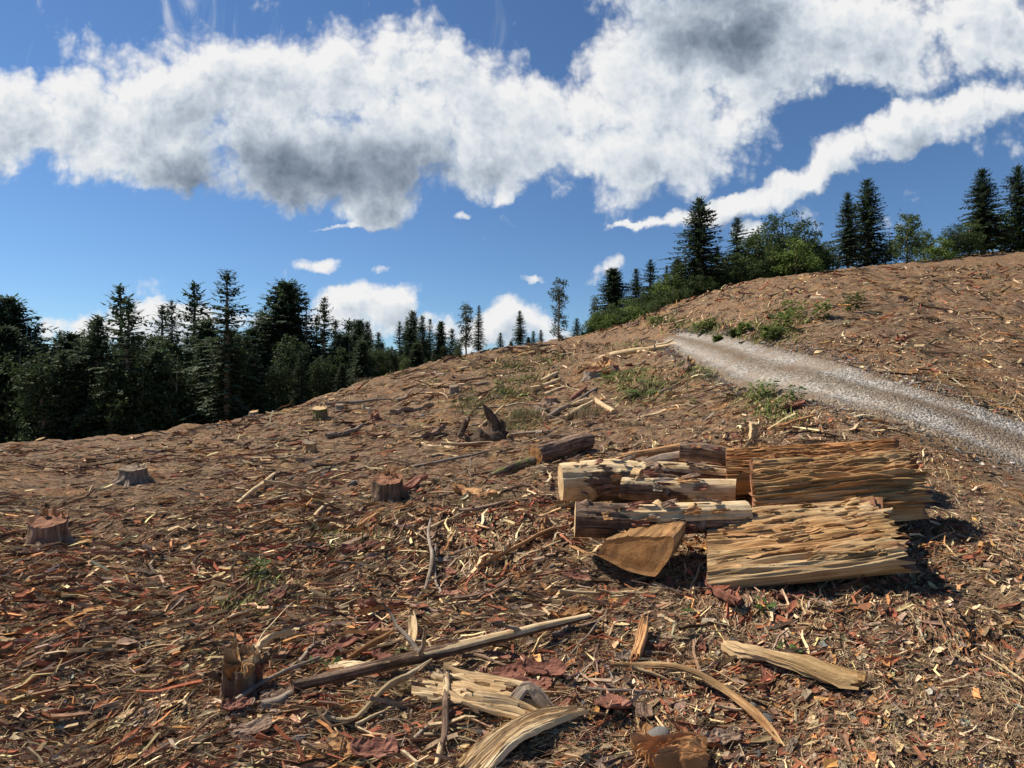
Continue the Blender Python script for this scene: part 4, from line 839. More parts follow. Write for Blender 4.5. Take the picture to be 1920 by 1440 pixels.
def extrude(sec, x0, x1, yaw, seed, amp, name, m, label, nx=64, ragl=.01, kinds=None, zrise=0.0, parent=None, cut='endred', taper=0.0, skew=0.0, shag=70):
    """split log: a cross-section (y, z, tear amount) swept along the grain, torn lengthwise"""
    sec = np.array(sec, float); q = np.concatenate([[0], np.cumsum(np.linalg.norm(np.diff(np.vstack([sec, sec[:1]])[:, :2], axis=0), axis=1))]); ns = 400
    s = np.linspace(0, q[-1], ns, endpoint=False); cs = np.vstack([sec, sec[:1]]); y = np.interp(s, q, cs[:, 0]); z = np.interp(s, q, cs[:, 1]); tear = np.interp(s, q, cs[:, 2])
    ny = np.gradient(z); nz = -np.gradient(y); l = np.hypot(ny, nz) + 1e-9; ny, nz = ny / l, nz / l
    if (ny * (y - y.mean()) + nz * (z - z.mean())).mean() < 0: ny, nz = -ny, -nz
    t = np.linspace(0, 1, nx); X = x0 + (x1 - x0) * t; Vv = []; fc = []
    for i in range(nx):
        xx = np.full(ns, X[i]); 
        sw = s + .03 * gn(xx * .8, s * 2.0, seed + 7); dp = amp * tear * (.40 * gn(xx * .7, sw * 5, seed) - .32 * np.abs(gn(xx * .9, sw * 17, seed + 1)) + .34 * gn(xx * 1.7, sw * 38, seed + 2) + .36 * gn(xx * 3.4, sw * 60, seed + 4)) + .02 * gn(xx * 1.5, s * 2, seed + 3)
        ey = y.mean() + (y - y.mean()) * (1 - taper * t[i]); ez = z * (1 - taper * t[i] * .3)
        px_ = xx + (ragl * gn(s * 30, s * 0 + seed, seed) if i == 0 else 0) - sstep(.72, 1, t[i]) * (.30 * np.abs(gn(s * 2.2, s * 0 + seed, seed + 8)) + .16 * np.abs(gn(s * 13, s * 0 + seed, seed + 9)) + .08 * gn(s * 40, s * 0 + seed, seed + 6))
        px_ = px_ + (ey + ny * dp - sec[0, 0]) * skew; Vv.append(np.stack([px_, ey + ny * dp + (X[i] - x0) * math.tan(yaw), ez + nz * dp + zrise * (X[i] - x0)], 1)); fc.append(np.stack([xx, s, np.full(ns, seed * .3)], 1))
    f = [(i * ns + j, (i + 1) * ns + j, (i + 1) * ns + (j + 1) % ns, i * ns + (j + 1) % ns) for i in range(nx - 1) for j in range(ns)]
    o = MB().add(np.vstack(Vv), f, np.vstack(fc), np.tile(1 - sstep(.15, .6, tear), nx)).build(name, M[m]); tag(o, label, 'log', PILE)
    torn = [(i, j) for i in range(2, nx - 12, 3) for j in range(0, ns, 6) if tear[j] > .55]; r_ = random.Random(seed)
    for q_ in range(shag):                                # strips torn half away from the face
        i, j = r_.choice(torn); L_ = r_.randint(5, 13); a_ = Vv[i][j]; b_ = Vv[min(nx - 2, i + L_)][j]; nn = np.array([0, ny[j], nz[j]]); md = (a_ + b_) / 2 + nn * r_.uniform(.0, .02)
        a_ = a_ + nn * .004; b_ = b_ + nn * r_.uniform(-.01, .028); a_, b_ = (a_, b_) if r_.random() < .6 else (b_, a_)
        slab_mb([a_, md, b_], r_.uniform(.015, .05), r_.uniform(.004, .010), 5, .6, seed * 7 + q_, 0, math.atan2(-ny[j], nz[j]) if False else .9 * (-1 if ny[j] > 0 else 1), 1.2).build('torn_strip', M[m if r_.random() < .75 else 'orange'], o, False)
    for k, ring in enumerate((Vv[0][::-1], Vv[-1])):
        V, ff, ffc = capmesh(ring, seed + k, 0, 5, .008); MB().add(V, ff, ffc).build('cut_face', M[cut], o, False)
    return o
# big half log: y, z of its cross-section, third number = how torn that side is
gz = float(zbase(1.5, 4.3)) - .035
extrude([(4.36, gz + .01, .1), (4.26, gz + .07, .2), (4.24, gz + .13, .3), (4.29, gz + .20, .7), (4.40, gz + .235, 1), (4.62, gz + .285, 1), (4.86, gz + .335, 1), (5.08, gz + .375, 1), (5.25, gz + .40, .9), (5.42, gz + .36, .5), (5.5, gz + .2, .2), (5.4, gz + .04, .1), (4.9, gz - .02, .1)],
        1.475, 3.05, -.02, 21, .066, 'split_log', 'fibre', 'huge split cedar log in the near pile, its fibrous torn face turned up', zrise=.12, skew=.34); land('the huge split log', (1.5, 4.4))
gz2 = float(zg(2.7, 6.9))
extrude([(6.72, gz2 + .1, .1), (6.62, gz2 + .26, .4), (6.64, gz2 + .38, 1), (6.78, gz2 + .50, 1), (6.98, gz2 + .58, .8), (7.2, gz2 + .60, .4), (7.36, gz2 + .45, .2), (7.34, gz2 + .2, .1), (7.0, gz2 + .02, .1)],
        2.50, 4.6, -.02, 22, .062, 'split_log', 'fibrered', 'long split red cedar log behind the huge split log, straight cut end', zrise=.06, skew=.37)
gz3 = float(zg(2.6, 5.9))
extrude([(5.55, gz3, .2), (5.46, gz3 + .25, .8), (5.55, gz3 + .46, 1), (5.85, gz3 + .55, 1), (6.1, gz3 + .6, 1), (6.3, gz3 + .4, .5), (6.3, gz3 + .1, .2), (6.0, gz3 - .02, .1)],
        2.33, 4.0, -.02, 23, .11, 'split_log', 'fibre', 'rotten crumbling cedar log lying between the two split logs', zrise=.08, ragl=.05, skew=.38)
# pale rounded lower flank of the huge split log: a barked pole lying along its foot
# short half round bolt with its end grain towards the landing
def bolt():
    c = Wp(1190, 1043, 4.62); prof = [(1119,1041),(1133,1014),(1178,1005),(1196,1007),(1212,1005),(1230,1008),(1246,1005),(1264,1008),(1262,1030),(1252,1052),(1229,1082),(1200,1077),(1172,1069)]
    e = np.array([Wp(px, py, 4.54 - .0022 * (px - 1190)) for px, py in prof]); q = np.concatenate([[0], np.cumsum(np.linalg.norm(np.diff(np.vstack([e, e[:1]]), axis=0), axis=1))]); ns = 72; s = np.linspace(0, q[-1], ns, endpoint=False)
    ring = np.stack([np.interp(s, q, np.append(e[:, j], e[0, j])) for j in range(3)], 1); ax = unit(np.array([.55, 1.0, .04])); nx = 16; Vv = []; fc = []; cen = ring.mean(0)
    for i in range(nx):
        t = i / (nx - 1); rr = cen + (ring - cen) * (1 - .06 * t); nrm = unit(ring - cen); Vv.append(rr + ax * t * .5 + nrm * (.018 * gn(s * 30, t * 2 + s * 0, 3))[:, None]); fc.append(np.stack([np.full(ns, t * .5), s, s * 0 + .2], 1))
    f = [(i * ns + j, (i + 1) * ns + j, (i + 1) * ns + (j + 1) % ns, i * ns + (j + 1) % ns) for i in range(nx - 1) for j in range(ns)]
    o = MB().add(np.vstack(Vv), f, np.vstack(fc)).build('half_round_bolt', M['fibre']); tag(o, 'short half round bolt under the long log, orange end grain facing out', 'log', PILE)
    V, ff, ffc = capmesh(ring, 3, .004, 6, .004); ffc = ffc + [.05, .10, 0]; MB().add(V, ff, ffc).build('cut_face', M['end'], o, False); V, ff, ffc = capmesh(Vv[-1][::-1], 4); MB().add(V, ff, ffc).build('cut_face', M['end'], o, False)
    r_ = random.Random(9)
    for i, (px, py) in enumerate(((1176, 1010), (1196, 1008), (1222, 1012), (1248, 1012))):
        a = Wp(px, py, 4.75); MBs = slab_mb([a, a + np.array([-.02, .05, .035]), a + np.array([.03 * (i - 1.5), .12, .05])], .05, .012, 4, .4, 60 + i, 0, .3); MBs.build('splinter', M['orange'], o, False)
    land('the half round bolt', c)
bolt()
# --- logs lying on the slope
def pair(a, b):                                      # both ends on the same stretch of ground, not across a hollow
    A_, B_ = G(*a), G(*b); lo, hi = sorted((A_[1], B_[1]))
    if hi / lo > 1 + 2.2 * (abs(a[1] - b[1]) / F * lo / 1.2 + .03):
        y = lo * 1.02; q = [np.array([(p_[0] - 960) / F * y, y, 0]) for p_ in (a, b)]
        for w_ in q: w_[2] = float(zg(w_[0], w_[1]))
        return q[0], q[1]
    return A_, B_
def gl(px, py, r): return G(px, py, r)
k = G(1020, 872)[1] / F
log('log', [gl(1004, 868, 17 * k), gl(1103, 842, 17 * k)], 17.5 * k, 'dark barked log with a bright orange cut end on the slope before the pile', m='bark', ends=('end', 'end'), seed=31, ridges=.16); land('the orange ended log', G(1010, 870))
log('log', [gl(920, 897, .06), gl(1000, 871, .075)], [.06, .085, .075], 'short mossy dark log butting against the orange ended log', m='mossbark', ends=('endgrey', 'endgrey'), seed=32, ridges=.2)
for i, (a, b, r, lab, mm, br) in enumerate([
 ((742, 752), (803, 737), 4.5, 'weathered grey log running uphill toward the cylindrical stump', 'greybark', None),
 ((788, 727), (872, 722), 3, 'thin pale pole lying level behind the cylindrical stump', 'pale', None),
 ((868, 724), (916, 718), 4, 'pale log with a white cut end behind the cylindrical stump', 'greybark', None),
 ((862, 720), (910, 715), 2.5, 'thin dark pole lying on the slash behind the cylindrical stump', 'bark', None),
 ((1013, 724), (1046, 709), 4.5, 'upper pale split bolt of the small stack on the slope', 'pale', None),
 ((1018, 731), (1050, 716), 4.5, 'middle pale split bolt of the small stack on the slope', 'pale', None),
 ((1021, 736), (1052, 724), 4, 'lower orange split bolt of the small stack on the slope', 'orange', None),
 ((1020, 744), (1058, 727), 4, 'pale peeled log just below the small stack of split bolts', 'pale', None),
 ((994, 742), (1012, 737), 6, 'short fat pale block below the small stack of split bolts', 'endpale', None),
 ((1026, 788), (1119, 736), 4.2, 'long straight grey pole pointing up the slope, longest on the hillside', 'greybark', None),
 ((1068, 757), (1098, 739), 4.5, 'short brown log lying alongside the long straight pole', 'redbark', None),
 ((1058, 790), (1112, 757), 5, 'pale peeled log half buried below the long straight pole', 'pale', None),
 ((1112, 752), (1150, 776), 5, 'pale splintered log pointing downhill past the dry grass tuft', 'pale', None),
 ((1462, 549), (1478, 550), 2.2, 'short pale log high on the bare bank', 'pale', None),
 ((1262, 590), (1282, 585), 1.8, 'pale log lying on the bank below the tallest fir', 'pale', None),
 ((1310, 577), (1345, 569), 1.6, 'thin grey log on the bank right of the pale bank log', 'greybark', None),
 ((1140, 624), (1158, 617), 1.8, 'pale log on the crest below the full dark fir', 'pale', None),
 ((1393, 634), (1418, 620), 2.5, 'pale peeled pole leaning on the bank beside the road', 'pale', None),
 ((1418, 616), (1440, 600), 2.2, 'thin pale pole higher on the bank beside the road', 'pale', None),
 ((1050, 672), (1072, 666), 2.6, 'pale log lying alone high on the slope', 'pale', None),
 ((862, 697), (878, 694), 2.6, 'short white log alone high on the slope above the cylindrical stump', 'pale', None),
 ((1208, 663), (1232, 661), 2, 'curved pale split log in the slash heap near the road', 'pale', None),
 ((1188, 669), (1220, 668), 1.8, 'pale split log at the front of the slash heap near the road', 'pale', None),
 ((1230, 700), (1262, 684), 3.4, 'dark log piece between the fern and the leaning stub', 'bark', None),
 ((1192, 690), (1208, 678), 3, 'brown log piece in the brush past the red topped stump', 'bark', None)]):
    A_, B_ = pair(a, b); kk = (A_[1] + B_[1]) / 2 / F; rr_ = r * kk; A_[2] += rr_ * .8; B_[2] += rr_ * .8
    log('log', [A_, B_], [rr_, rr_ * .95, rr_ * .85], lab, m=mm if mm in M else 'pale', ends=('endpale', 'endpale'), seed=60 + i, seg=14, n=12, ridges=.15)

# ------------------------------------------------------------------ foreground sticks, slabs and bark, piece by piece
half = lambda t, A: np.clip((.30 + .8 * sstep(.36, .56, t + .05 * np.sin(3 * A))) * sstep(-.3, .6, np.sin(A)) * 1.2, 0, 1)
stick([(548, 1313), (1106, 1163)], [.026, .031, .033, .032, .027, .018], 'long half peeled pole near the landing, dark bark below and cream wood above', bare=half, seed=3, lift=[.02, .05], twigs=3, name='pole', cat='pole', seg=18, amp=.004)
land('the long half peeled pole', G(760, 1240)); land('the pole tip', G(1060, 1172))
stick([(488, 1340), (520, 1328), (546, 1316)], .024, 'mossy grey pole end lying in line with the long half peeled pole', seed=4, m='greybark', name='pole', cat='pole', seg=12)
stick([(838, 1297), (836, 1345), (832, 1390), (816, 1428)], [.016, .016, .014, .010], 'pale brown stick standing across the frayed wood slab', seed=5, m='log', bare=lambda t, A: np.clip(.35 + .3 * np.sin(9 * t), 0, 1), lift=[.10, .05, .03, 0], twigs=0, seg=12)
stick([(808, 1012), (806, 1050), (810, 1075), (800, 1105), (782, 1120)], [.014, .016, .018, .016, .012], 'crooked grey branch rising to a bare tip in the middle of the slope', seed=6, lift=[.14, .1, .05, .03, 0], twigs=1); land('the crooked grey branch', G(800, 1100))
stick([(818, 1048), (814, 1085), (824, 1105), (838, 1120)], .013, 'second crooked branch crossing the crooked grey branch', seed=7, lift=[.08, .04, .02, 0])
stick([(832, 1088), (868, 1070), (905, 1052)], .011, 'thin bleached twig forking away from the crooked branches', seed=8, m='pale', twigs=1)
stick([(420, 1148), (480, 1125), (560, 1112), (640, 1110)], .009, 'long thin brown stick arching over dry grass at the edge of the view', seed=9, m='redbark', lift=[.02, .05, .05, .02])
stick([(432, 1336), (480, 1305), (540, 1270), (600, 1240)], .012, 'slim straight stick slanting past the shattered stump', seed=10, m='greybark', lift=[0, .04, .05, .03])
stick([(470, 1232), (498, 1205), (548, 1165)], .005, 'thin pale whip curving up behind the shattered stump', seed=11, m='pale', lift=[.0, .06, .1])
stick([(560, 1235), (590, 1210), (615, 1195)], .015, 'mossy grey branch beyond the shattered stump', seed=12, twigs=2)
stick([(444, 950), (480, 922), (517, 896)], [.030, .034, .030], 'pale peeled pole pointing up the slope at the edge of the view', m='pale', seed=13, lift=[.0, .04, .02], name='pole', cat='pole', seg=12, amp=.005); land('the pale peeled pole', G(480, 922))
stick([(517, 896), (532, 891), (547, 888)], .022, 'brown top of the pale peeled pole', m='redbark', seed=14)
stick([(602, 890), (640, 876), (690, 862)], .024, 'grey brown pole lying with a twin on the slope above the broad stump', seed=15, name='pole', cat='pole')
stick([(604, 884), (636, 870), (668, 858)], .02, 'upper twin pole lying on the slope above the broad stump', seed=16, m='bark', name='pole', cat='pole')
stick([(660, 905), (690, 895)], .018, 'short grey stick before the broad dark stump', seed=17)
stick([(640, 940), (690, 915), (700, 905)], .010, 'thin dark stick leaning toward the foot of the broad dark stump', seed=18, m='bark')
stick([(660, 975), (680, 955), (705, 945)], .022, 'rotten black stick below the broad dark stump', seed=19, m='bark', twigs=1)
stick([(590, 968), (610, 955), (625, 948)], .026, 'white broken branch low on the slope before the broad dark stump', seed=20, m='pale', twigs=2)
stick([(560, 975), (640, 965), (660, 958)], .012, 'long thin stick lying under the white broken branch', seed=21, m='greybark')
stick([(520, 860), (545, 855)], .025, 'mossy pale stick beside the orange sided stump', seed=22, m='moss')
stick([(460, 866), (520, 862), (548, 856)], .026, 'pale mossy log like branch among chips at the edge of the slope', seed=23, m='pale')
stick([(480, 843), (530, 834)], .02, 'thin pale stick on the slope before the orange sided stump', seed=24, m='pale')
stick([(440, 918), (486, 916)], .02, 'level pale stick just above the pale peeled pole', seed=25, m='pale')
stick([(500, 938), (545, 926), (572, 922)], .016, 'bowed pale stick past the pale peeled pole', seed=26, m='pale', twigs=1)
stick([(524, 908), (550, 896), (568, 887)], .012, 'thin straight stick beyond the pale peeled pole', seed=27)
stick([(860, 962), (905, 955), (952, 946)], [.028, .03, .02], 'sinuous dark branch lying before the thick log', seed=28, m='bark', twigs=1); land('the sinuous dark branch', G(905, 955))
stick([(905, 935), (960, 918), (1025, 896)], .024, 'dark pole running up to the thick log', seed=29, m='bark', name='pole', cat='pole')
stick([(940, 962), (985, 945), (1030, 920)], .02, 'dark reddish pole parallel to the pole by the thick log', seed=30, m='redbark', name='pole', cat='pole')
stick([(800, 920), (840, 908), (872, 902)], .014, 'pale brown stick sloping above the yellow moss', seed=31, m='greybark')
stick([(820, 935), (850, 925), (868, 918)], .02, 'dark stick by the yellow moss', seed=32, m='bark')
stick([(745, 958), (790, 940), (830, 922)], .012, 'long thin splinter stick slanting past the broad dark stump', seed=33, m='redbark')
stick([(930, 788), (990, 786), (1060, 800)], .010, 'thin green brown pole bridging the hollow by the upturned root', seed=34, m='greybark', lift=[.15, .2, .05])
stick([(980, 838), (1030, 825), (1075, 820)], .014, 'slim arched stick just behind the orange ended log', seed=35, m='greybark', lift=[0, .06, .02])
stick([(1096, 822), (1120, 812), (1140, 808)], .03, 'grey pole emerging behind the orange ended log', seed=36, name='pole', cat='pole')
stick([(884, 870), (880, 895), (882, 910)], .008, 'small bare branched twig standing on the slope', seed=37, m='greybark', lift=[.16, .08, 0], twigs=3)
stick([(700, 790), (730, 775), (762, 762)], .03, 'straight grey pole beyond the crumbled stump', seed=38, name='pole', cat='pole')
stick([(742, 790), (790, 778)], .02, 'pale stick on the slope behind the upturned root', seed=39, m='pale')
stick([(660, 728), (668, 740), (700, 716)], .02, 'small branch with raised tips high on the slope', seed=40, twigs=2, lift=[.3, .05, .05])
stick([(830, 735), (845, 748), (852, 758)], .015, 'thin stick slanting down from the cylindrical stump', seed=41, m='pale')
stick([(1062, 1228), (1100, 1190), (1138, 1150)], .006, 'thin straight grey twig beyond the tip of the long pole', seed=42, lift=[0, .03, .05])
stick([(1060, 1226), (1090, 1228), (1122, 1228)], .010, 'short dark stick before the tip of the long pole', seed=43, m='bark')
stick([(868, 1232), (900, 1240), (950, 1252), (1010, 1254)], .012, 'dark curved stick under the long half peeled pole', seed=44, m='bark', lift=[.02, .03, .03, .02])
stick([(776, 1385), (800, 1370), (824, 1352)], .012, 'stubby grey stick by the frayed wood slab', seed=45)
stick([(1238, 1266), (1262, 1262), (1290, 1255)], .004, 'hair thin twig above the curved wood strip', seed=46, m='pale', lift=[.02, .06, .02])
stick([(1228, 1268), (1250, 1290), (1268, 1302)], .005, 'pale twig with a frayed end below the curved wood strip', seed=47, m='pale')
stick([(1360, 1368), (1430, 1362), (1500, 1352)], .006, 'long thin brown twig across the pebbly soil', seed=48, m='redbark')
stick([(1172, 1340), (1198, 1370), (1216, 1388)], .005, 'thin tan twig beside the big brown bark flake', seed=49, m='pale')
stick([(1256, 1255), (1300, 1262), (1340, 1262), (1400, 1284)], .004, 'thin pale twig lying along the curved wood strip', seed=50, m='pale', lift=[.02, .03, .05, .02])
# slabs and splinters
slab([(796, 1292), (900, 1322), (1040, 1362)], .30, .016, 'broad frayed slab of pale yellow wood torn into fibres, largest slab near the landing', 'pale', 54, .62, 3, .03, .12, 1.6, [.03, .05, .02], gap=1.2)
slab([(812, 1284), (880, 1296), (950, 1316)], .10, .014, 'upper torn layer of yellow wood along the back of the frayed slab', 'pale', 18, .5, 36, .1, .3, 1.5, [.05, .07, .05], gap=1.0)
slab([(800, 1316), (850, 1338), (905, 1358)], .09, .014, 'lower torn sliver of yellow wood along the front of the frayed slab', 'pale', 16, .55, 37, .05, .2, 1.5, [.02, .03, .02], gap=1.0); land('the frayed yellow slab', G(900, 1325))
slab([(940, 1352), (990, 1340), (1050, 1362)], .075, .018, 'grey brown curl of bark arched over the end of the frayed slab', 'greybark', 6, .12, 4, -.25, .2, .2, [.02, .09, .0])
slab([(872, 1446), (930, 1410), (1000, 1388), (1098, 1372)], .17, .022, 'long pale slab pitted with dark flecks at the bottom of the view', 'pale', 34, .22, 5, -.08, .25, .5, [.04, .06, .05, .02], (1, .5)); land('the pitted pale slab', G(960, 1410))
slab([(592, 1358), (660, 1352), (720, 1325), (762, 1292), (812, 1276)], .055, .012, 'thin pale curved strip bending up like a blade before the long pole', 'pale', 5, .18, 6, .1, .9, .3, [.0, .02, .05, .07, .10], (.4, .5))
slab([(1140, 1256), (1220, 1262), (1300, 1278), (1370, 1308), (1430, 1358), (1470, 1408)], .075, .014, 'long curved strip of tan wood twisting down the pebbly soil', 'fibre', 16, .45, 7, .1, .55, .9, [.02, .06, .07, .05, .03, .01], (.7, .35), name='wood_strip', cat='wood strip', gap=.6); land('the curved wood strip', G(1300, 1280))
slab([(1352, 1216), (1420, 1236), (1520, 1270), (1620, 1300)], .16, .03, 'tan split slab with long parallel fibres pointing into the view', 'fibre', 30, .45, 8, .02, .35, 1.0, [.03, .05, .06, .04], (.3, 1), gap=.5); land('the tan fibrous slab', G(1440, 1245))
slab([(902, 1074), (960, 1046), (1020, 1020), (1072, 990)], .09, .02, 'long orange splinter of cedar lying below the long log', 'orange', 6, .25, 9, .15, .5, .4, [.02, .05, .06, .05], (.6, .4)); land('the long orange splinter', G(960, 1046))
slab([(1068, 1036), (1098, 1046), (1128, 1056)], .055, .016, 'flat bright orange splinter touching the half round bolt', 'orange', 4, .12, 10, 0, .3, .2)
slab([(1036, 1032), (1075, 1024), (1122, 1018)], .025, .014, 'narrow orange splinter pointing at the half round bolt', 'orange', 3, .2, 11, 0, .3, .2, [.02, .03, .04])
slab([(618, 1242), (660, 1256), (706, 1262)], .13, .012, 'flat pale yellow flake of wood behind the long pole', 'pale', 9, .2, 12, .02, .15, .3, [.02, .04, .03], (.3, .8)); land('the flat yellow flake', G(660, 1256))
slab([(478, 1240), (510, 1222), (556, 1212)], .07, .014, 'pale curled splinter leaning on the shattered stump', 'pale', 5, .2, 13, .25, .5, .3, [.08, .10, .12], (.5, .6))
slab([(765, 1222), (775, 1200), (772, 1184)], .06, .012, 'upright ragged pale chip standing behind the long pole', 'pale', 5, .35, 14, .2, .3, .4, [.0, .05, .1], (1, .5))
slab([(640, 1240), (690, 1220), (742, 1202)], .06, .012, 'golden curled splinter edge up behind the flat yellow flake', 'orange', 5, .2, 15, .2, 1.0, .3, [.03, .05, .06], (.3, .9))
slab([(1190, 1242), (1200, 1210), (1212, 1172)], .06, .016, 'upright orange slab of bark standing on the pebbly soil', 'orange', 6, .25, 16, .1, .4, .4, [.02, .05, .09], (1, .7)); land('the upright orange slab', G(1198, 1235))
slab([(1200, 1448), (1260, 1432), (1330, 1440)], .16, .05, 'rounded orange wood edge cut off by the bottom of the view', 'orange', 26, .2, 17, -.12, .1, .5, [.02, .06, .04])
slab([(422, 1172), (450, 1168), (480, 1164)], .06, .012, 'small bright pale splinter under the arching brown stick', 'pale', 4, .2, 18, .1, .4, .2, [.02, .03, .03])
slab([(1196, 785), (1225, 778), (1254, 772)], .11, .02, 'flat pale split board on the slope below the fern', 'pale', 4, .15, 19)
slab([(1240, 765), (1275, 760), (1302, 756)], .12, .03, 'upper white split board in the scatter by the fern', 'pale', 4, .15, 20)
slab([(1258, 771), (1280, 768), (1304, 764)], .10, .03, 'lower white split board in the scatter by the fern', 'pale', 4, .15, 21)
slab([(1160, 782), (1190, 768), (1225, 760)], .14, .03, 'dark slab of bark lying uphill of the flat pale board', 'bark', 5, .2, 22, .1, .2)
slab([(1402, 800), (1432, 806), (1470, 790)], .10, .03, 'dark curled bark slab at the foot of the upright block', 'redbark', 5, .2, 24, .2, .3)
slab([(1462, 812), (1490, 804), (1530, 792)], .13, .04, 'orange split slab on top of the back of the pile', 'orange', 5, .2, 25, 0, .2, .4, [.1, .12, .12])
slab([(785, 830), (815, 836), (850, 840)], .22, .02, 'pale yellow heap of fresh shavings before the upturned root', 'pale', 12, .5, 26, 0, 0, 1.6, gap=.8); land('the yellow shavings', G(815, 836))
slab([(1196, 665), (1214, 665)], .2, .04, 'torn pale strips in the heap near the road', 'pale', 7, .5, 27, 0, 0, 1.5, [.1, .15])
slab([(1060, 772), (1085, 766)], .2, .04, 'long pale splintered board below the long straight pole', 'pale', 5, .3, 28)
for i, (px, py, w, lab) in enumerate(((1108, 700, 26, 'red splinters torn from the red topped stump'), (1132, 706, 30, 'orange torn slab hanging beside the red topped stump'), (1088, 708, 20, 'brown wedge leaning on the near side of the red topped stump'))):
    c_ = G(px, py); kk = c_[1] / F
    o = slab_mb([c_ + [-w * .4 * kk, 0, 1 * kk], c_ + [0, 0, 6 * kk], c_ + [w * .5 * kk, .1, 10 * kk]], 10 * kk, 2.5 * kk, 5, .4, 90 + i, 0, .5, 1.0).build('splinter', M['orange' if i else 'redbark'], smooth=False); tag(o, lab, 'splinter')
# upright wooden block
c_ = G(1412, 822); kk = c_[1] / F
o = slab_mb([c_ + [-.01, 0, -.03], c_ + [0, .02, .16], c_ + [.005, .03, .29]], .13, .10, 3, .04, 33, 0, 0, .1).build('wood_block', M['pale'], smooth=False); tag(o, 'pale squared block of wood standing upright behind the pile', 'wood block'); land('the upright block', c_)
# bark plates placed one by one
for i, (px, py, L, w, yaw, tl, mm, lab) in enumerate([
 (935, 1225, .16, .06, -.5, (.3, .1), 'redbark', 'bright red bark flake just under the long pole'),
 (968, 1218, .15, .05, -.6, (.5, .1), 'redbark', 'thin red bark flake with a lit edge under the long pole'),
 (905, 1290, .17, .05, 1.5, (.2, -.5), 'redbark', 'dark red bark strip standing up beside the frayed slab'),
 (960, 1280, .22, .09, .2, (.3, .1), 'redbark', 'wide dull red bark plate behind the frayed slab'),
 (1020, 1275, .24, .10, .15, (.25, 0), 'redbark', 'largest red bark plate, right behind the end of the frayed slab'),
 (1000, 1300, .18, .06, -.1, (.4, 0), 'redbark', 'curved red bark rind curling by the end of the frayed slab'),
 (1155, 1350, .26, .13, .9, (-.2, .1), 'redbark', 'big brown bark flake lying flat on the soil'),
 (1205, 1360, .12, .07, 1.4, (.1, .2), 'bark', 'tan bark chip next to the big brown bark flake'),
 (1175, 1228, .16, .07, .6, (.4, .1), 'greybark', 'weathered grey bark chunk at the foot of the upright orange slab'),
 (720, 1238, .16, .07, -.3, (.2, .1), 'redbark', 'red bark flap between the flat yellow flake and the long pole'),
 (1310, 1402, .20, .05, .5, (.3, 0), 'redbark', 'dark red bark strip low on the pebbly soil'),
 (1350, 1390, .22, .06, .3, (.2, 0), 'bark', 'long brown bark chip beside the dark red strip'),
 (700, 1410, .20, .09, .4, (.3, .1), 'redbark', 'folded red bark piece near the bottom of the view'),
 (640, 1410, .13, .06, -.5, (.3, .2), 'orange', 'pale orange curl of wood near the bottom of the view'),
 (1080, 1092, .22, .06, -.2, (.3, 0), 'redbark', 'smooth red bark strip on the soil below the half round bolt'),
 (1150, 1102, .12, .08, .4, (.3, .1), 'redbark', 'small red bark flake in front of the half round bolt'),
 (1255, 1100, .14, .05, 1.4, (.2, -.6), 'redbark', 'red bark strip standing between the half round bolt and the split log'),
 (880, 1000, .26, .07, .4, (.3, .1), 'redbark', 'dark red bark slab on the slope before the sinuous branch'),
 (965, 985, .20, .05, 1.4, (.3, -.3), 'redbark', 'pinkish bark strip standing out of the soil'),
 (1050, 965, .34, .07, .35, (.4, 0), 'redbark', 'long pink bark strip beside the long log'),
 (1020, 945, .20, .14, .6, (.2, .1), 'redbark', 'square pink bark flake before the thick log'),
 (905, 1120, .50, .05, .45, (.3, 0), 'bark', 'long dark bark ribbon across the middle of the slope'),
 (845, 1115, .16, .07, .3, (.4, 0), 'redbark', 'deep red bark scrap past the crooked grey branch'),
 (845, 1078, .14, .07, -.7, (.3, 0), 'redbark', 'upright red bark chip beside the second crooked branch'),
 (655, 1020, .4, .08, .1, (.2, 0), 'bark', 'flat dark bark slab with a pale rim on the slope'),
 (590, 1190, .12, .07, .2, (.3, 0), 'redbark', 'pink red bark chip beyond the mossy grey branch'),
 (600, 1222, .16, .07, .3, (.3, 0), 'redbark', 'rust bark plate beside the mossy grey branch'),
 (660, 1200, .42, .06, .9, (.4, 0), 'redbark', 'long dark red bark strip leading toward the flat yellow flake'),
 (520, 1320, .15, .06, .4, (.2, 0), 'bark', 'knobbly brown bark lump by the slim straight stick'),
 (470, 1390, .17, .07, .6, (.2, 0), 'bark', 'layered brown bark at the near corner of the slope'),
 (440, 1350, .14, .05, 1.0, (.4, 0), 'redbark', 'red bark chip at the very edge of the view')]):
    p = G(px, py, .025); place(plate_mb(L, w, .010, 200 + i, .2, .08), 'bark_plate', mm, p, yaw, tl); tag(bpy.context.scene.objects[-1] if False else COL.objects[-1], lab, 'bark')
# stones
def stone_mb(seed):
    r = np.random.default_rng(seed); mb = MB(); nr, ns = 9, 14; V = []
    for i in range(nr):
        ph = math.pi * i / (nr - 1); a = np.linspace(0, 2 * math.pi, ns, endpoint=False); q = 1 + .22 * fbm(np.cos(a) * math.sin(ph) * 1.2 + seed, np.sin(a) * math.sin(ph) * 1.2 + math.cos(ph), 2, seed)
        V.append(np.stack([np.cos(a) * math.sin(ph) * q * r.uniform(.98, 1.02), np.sin(a) * math.sin(ph) * q * .75, np.full(ns, math.cos(ph)) * q * .55], 1))
    f = [(i * ns + j, (i + 1) * ns + j, (i + 1) * ns + (j + 1) % ns, i * ns + (j + 1) % ns) for i in range(nr - 1) for j in range(ns)]
    return mb.add(np.vstack(V), f)
STONE = [stone_mb(s).build('stone', M['stone'], base=np.zeros(3)) for s in range(6)]
SM = [o.data for o in STONE]
for o in STONE: bpy.data.objects.remove(o)
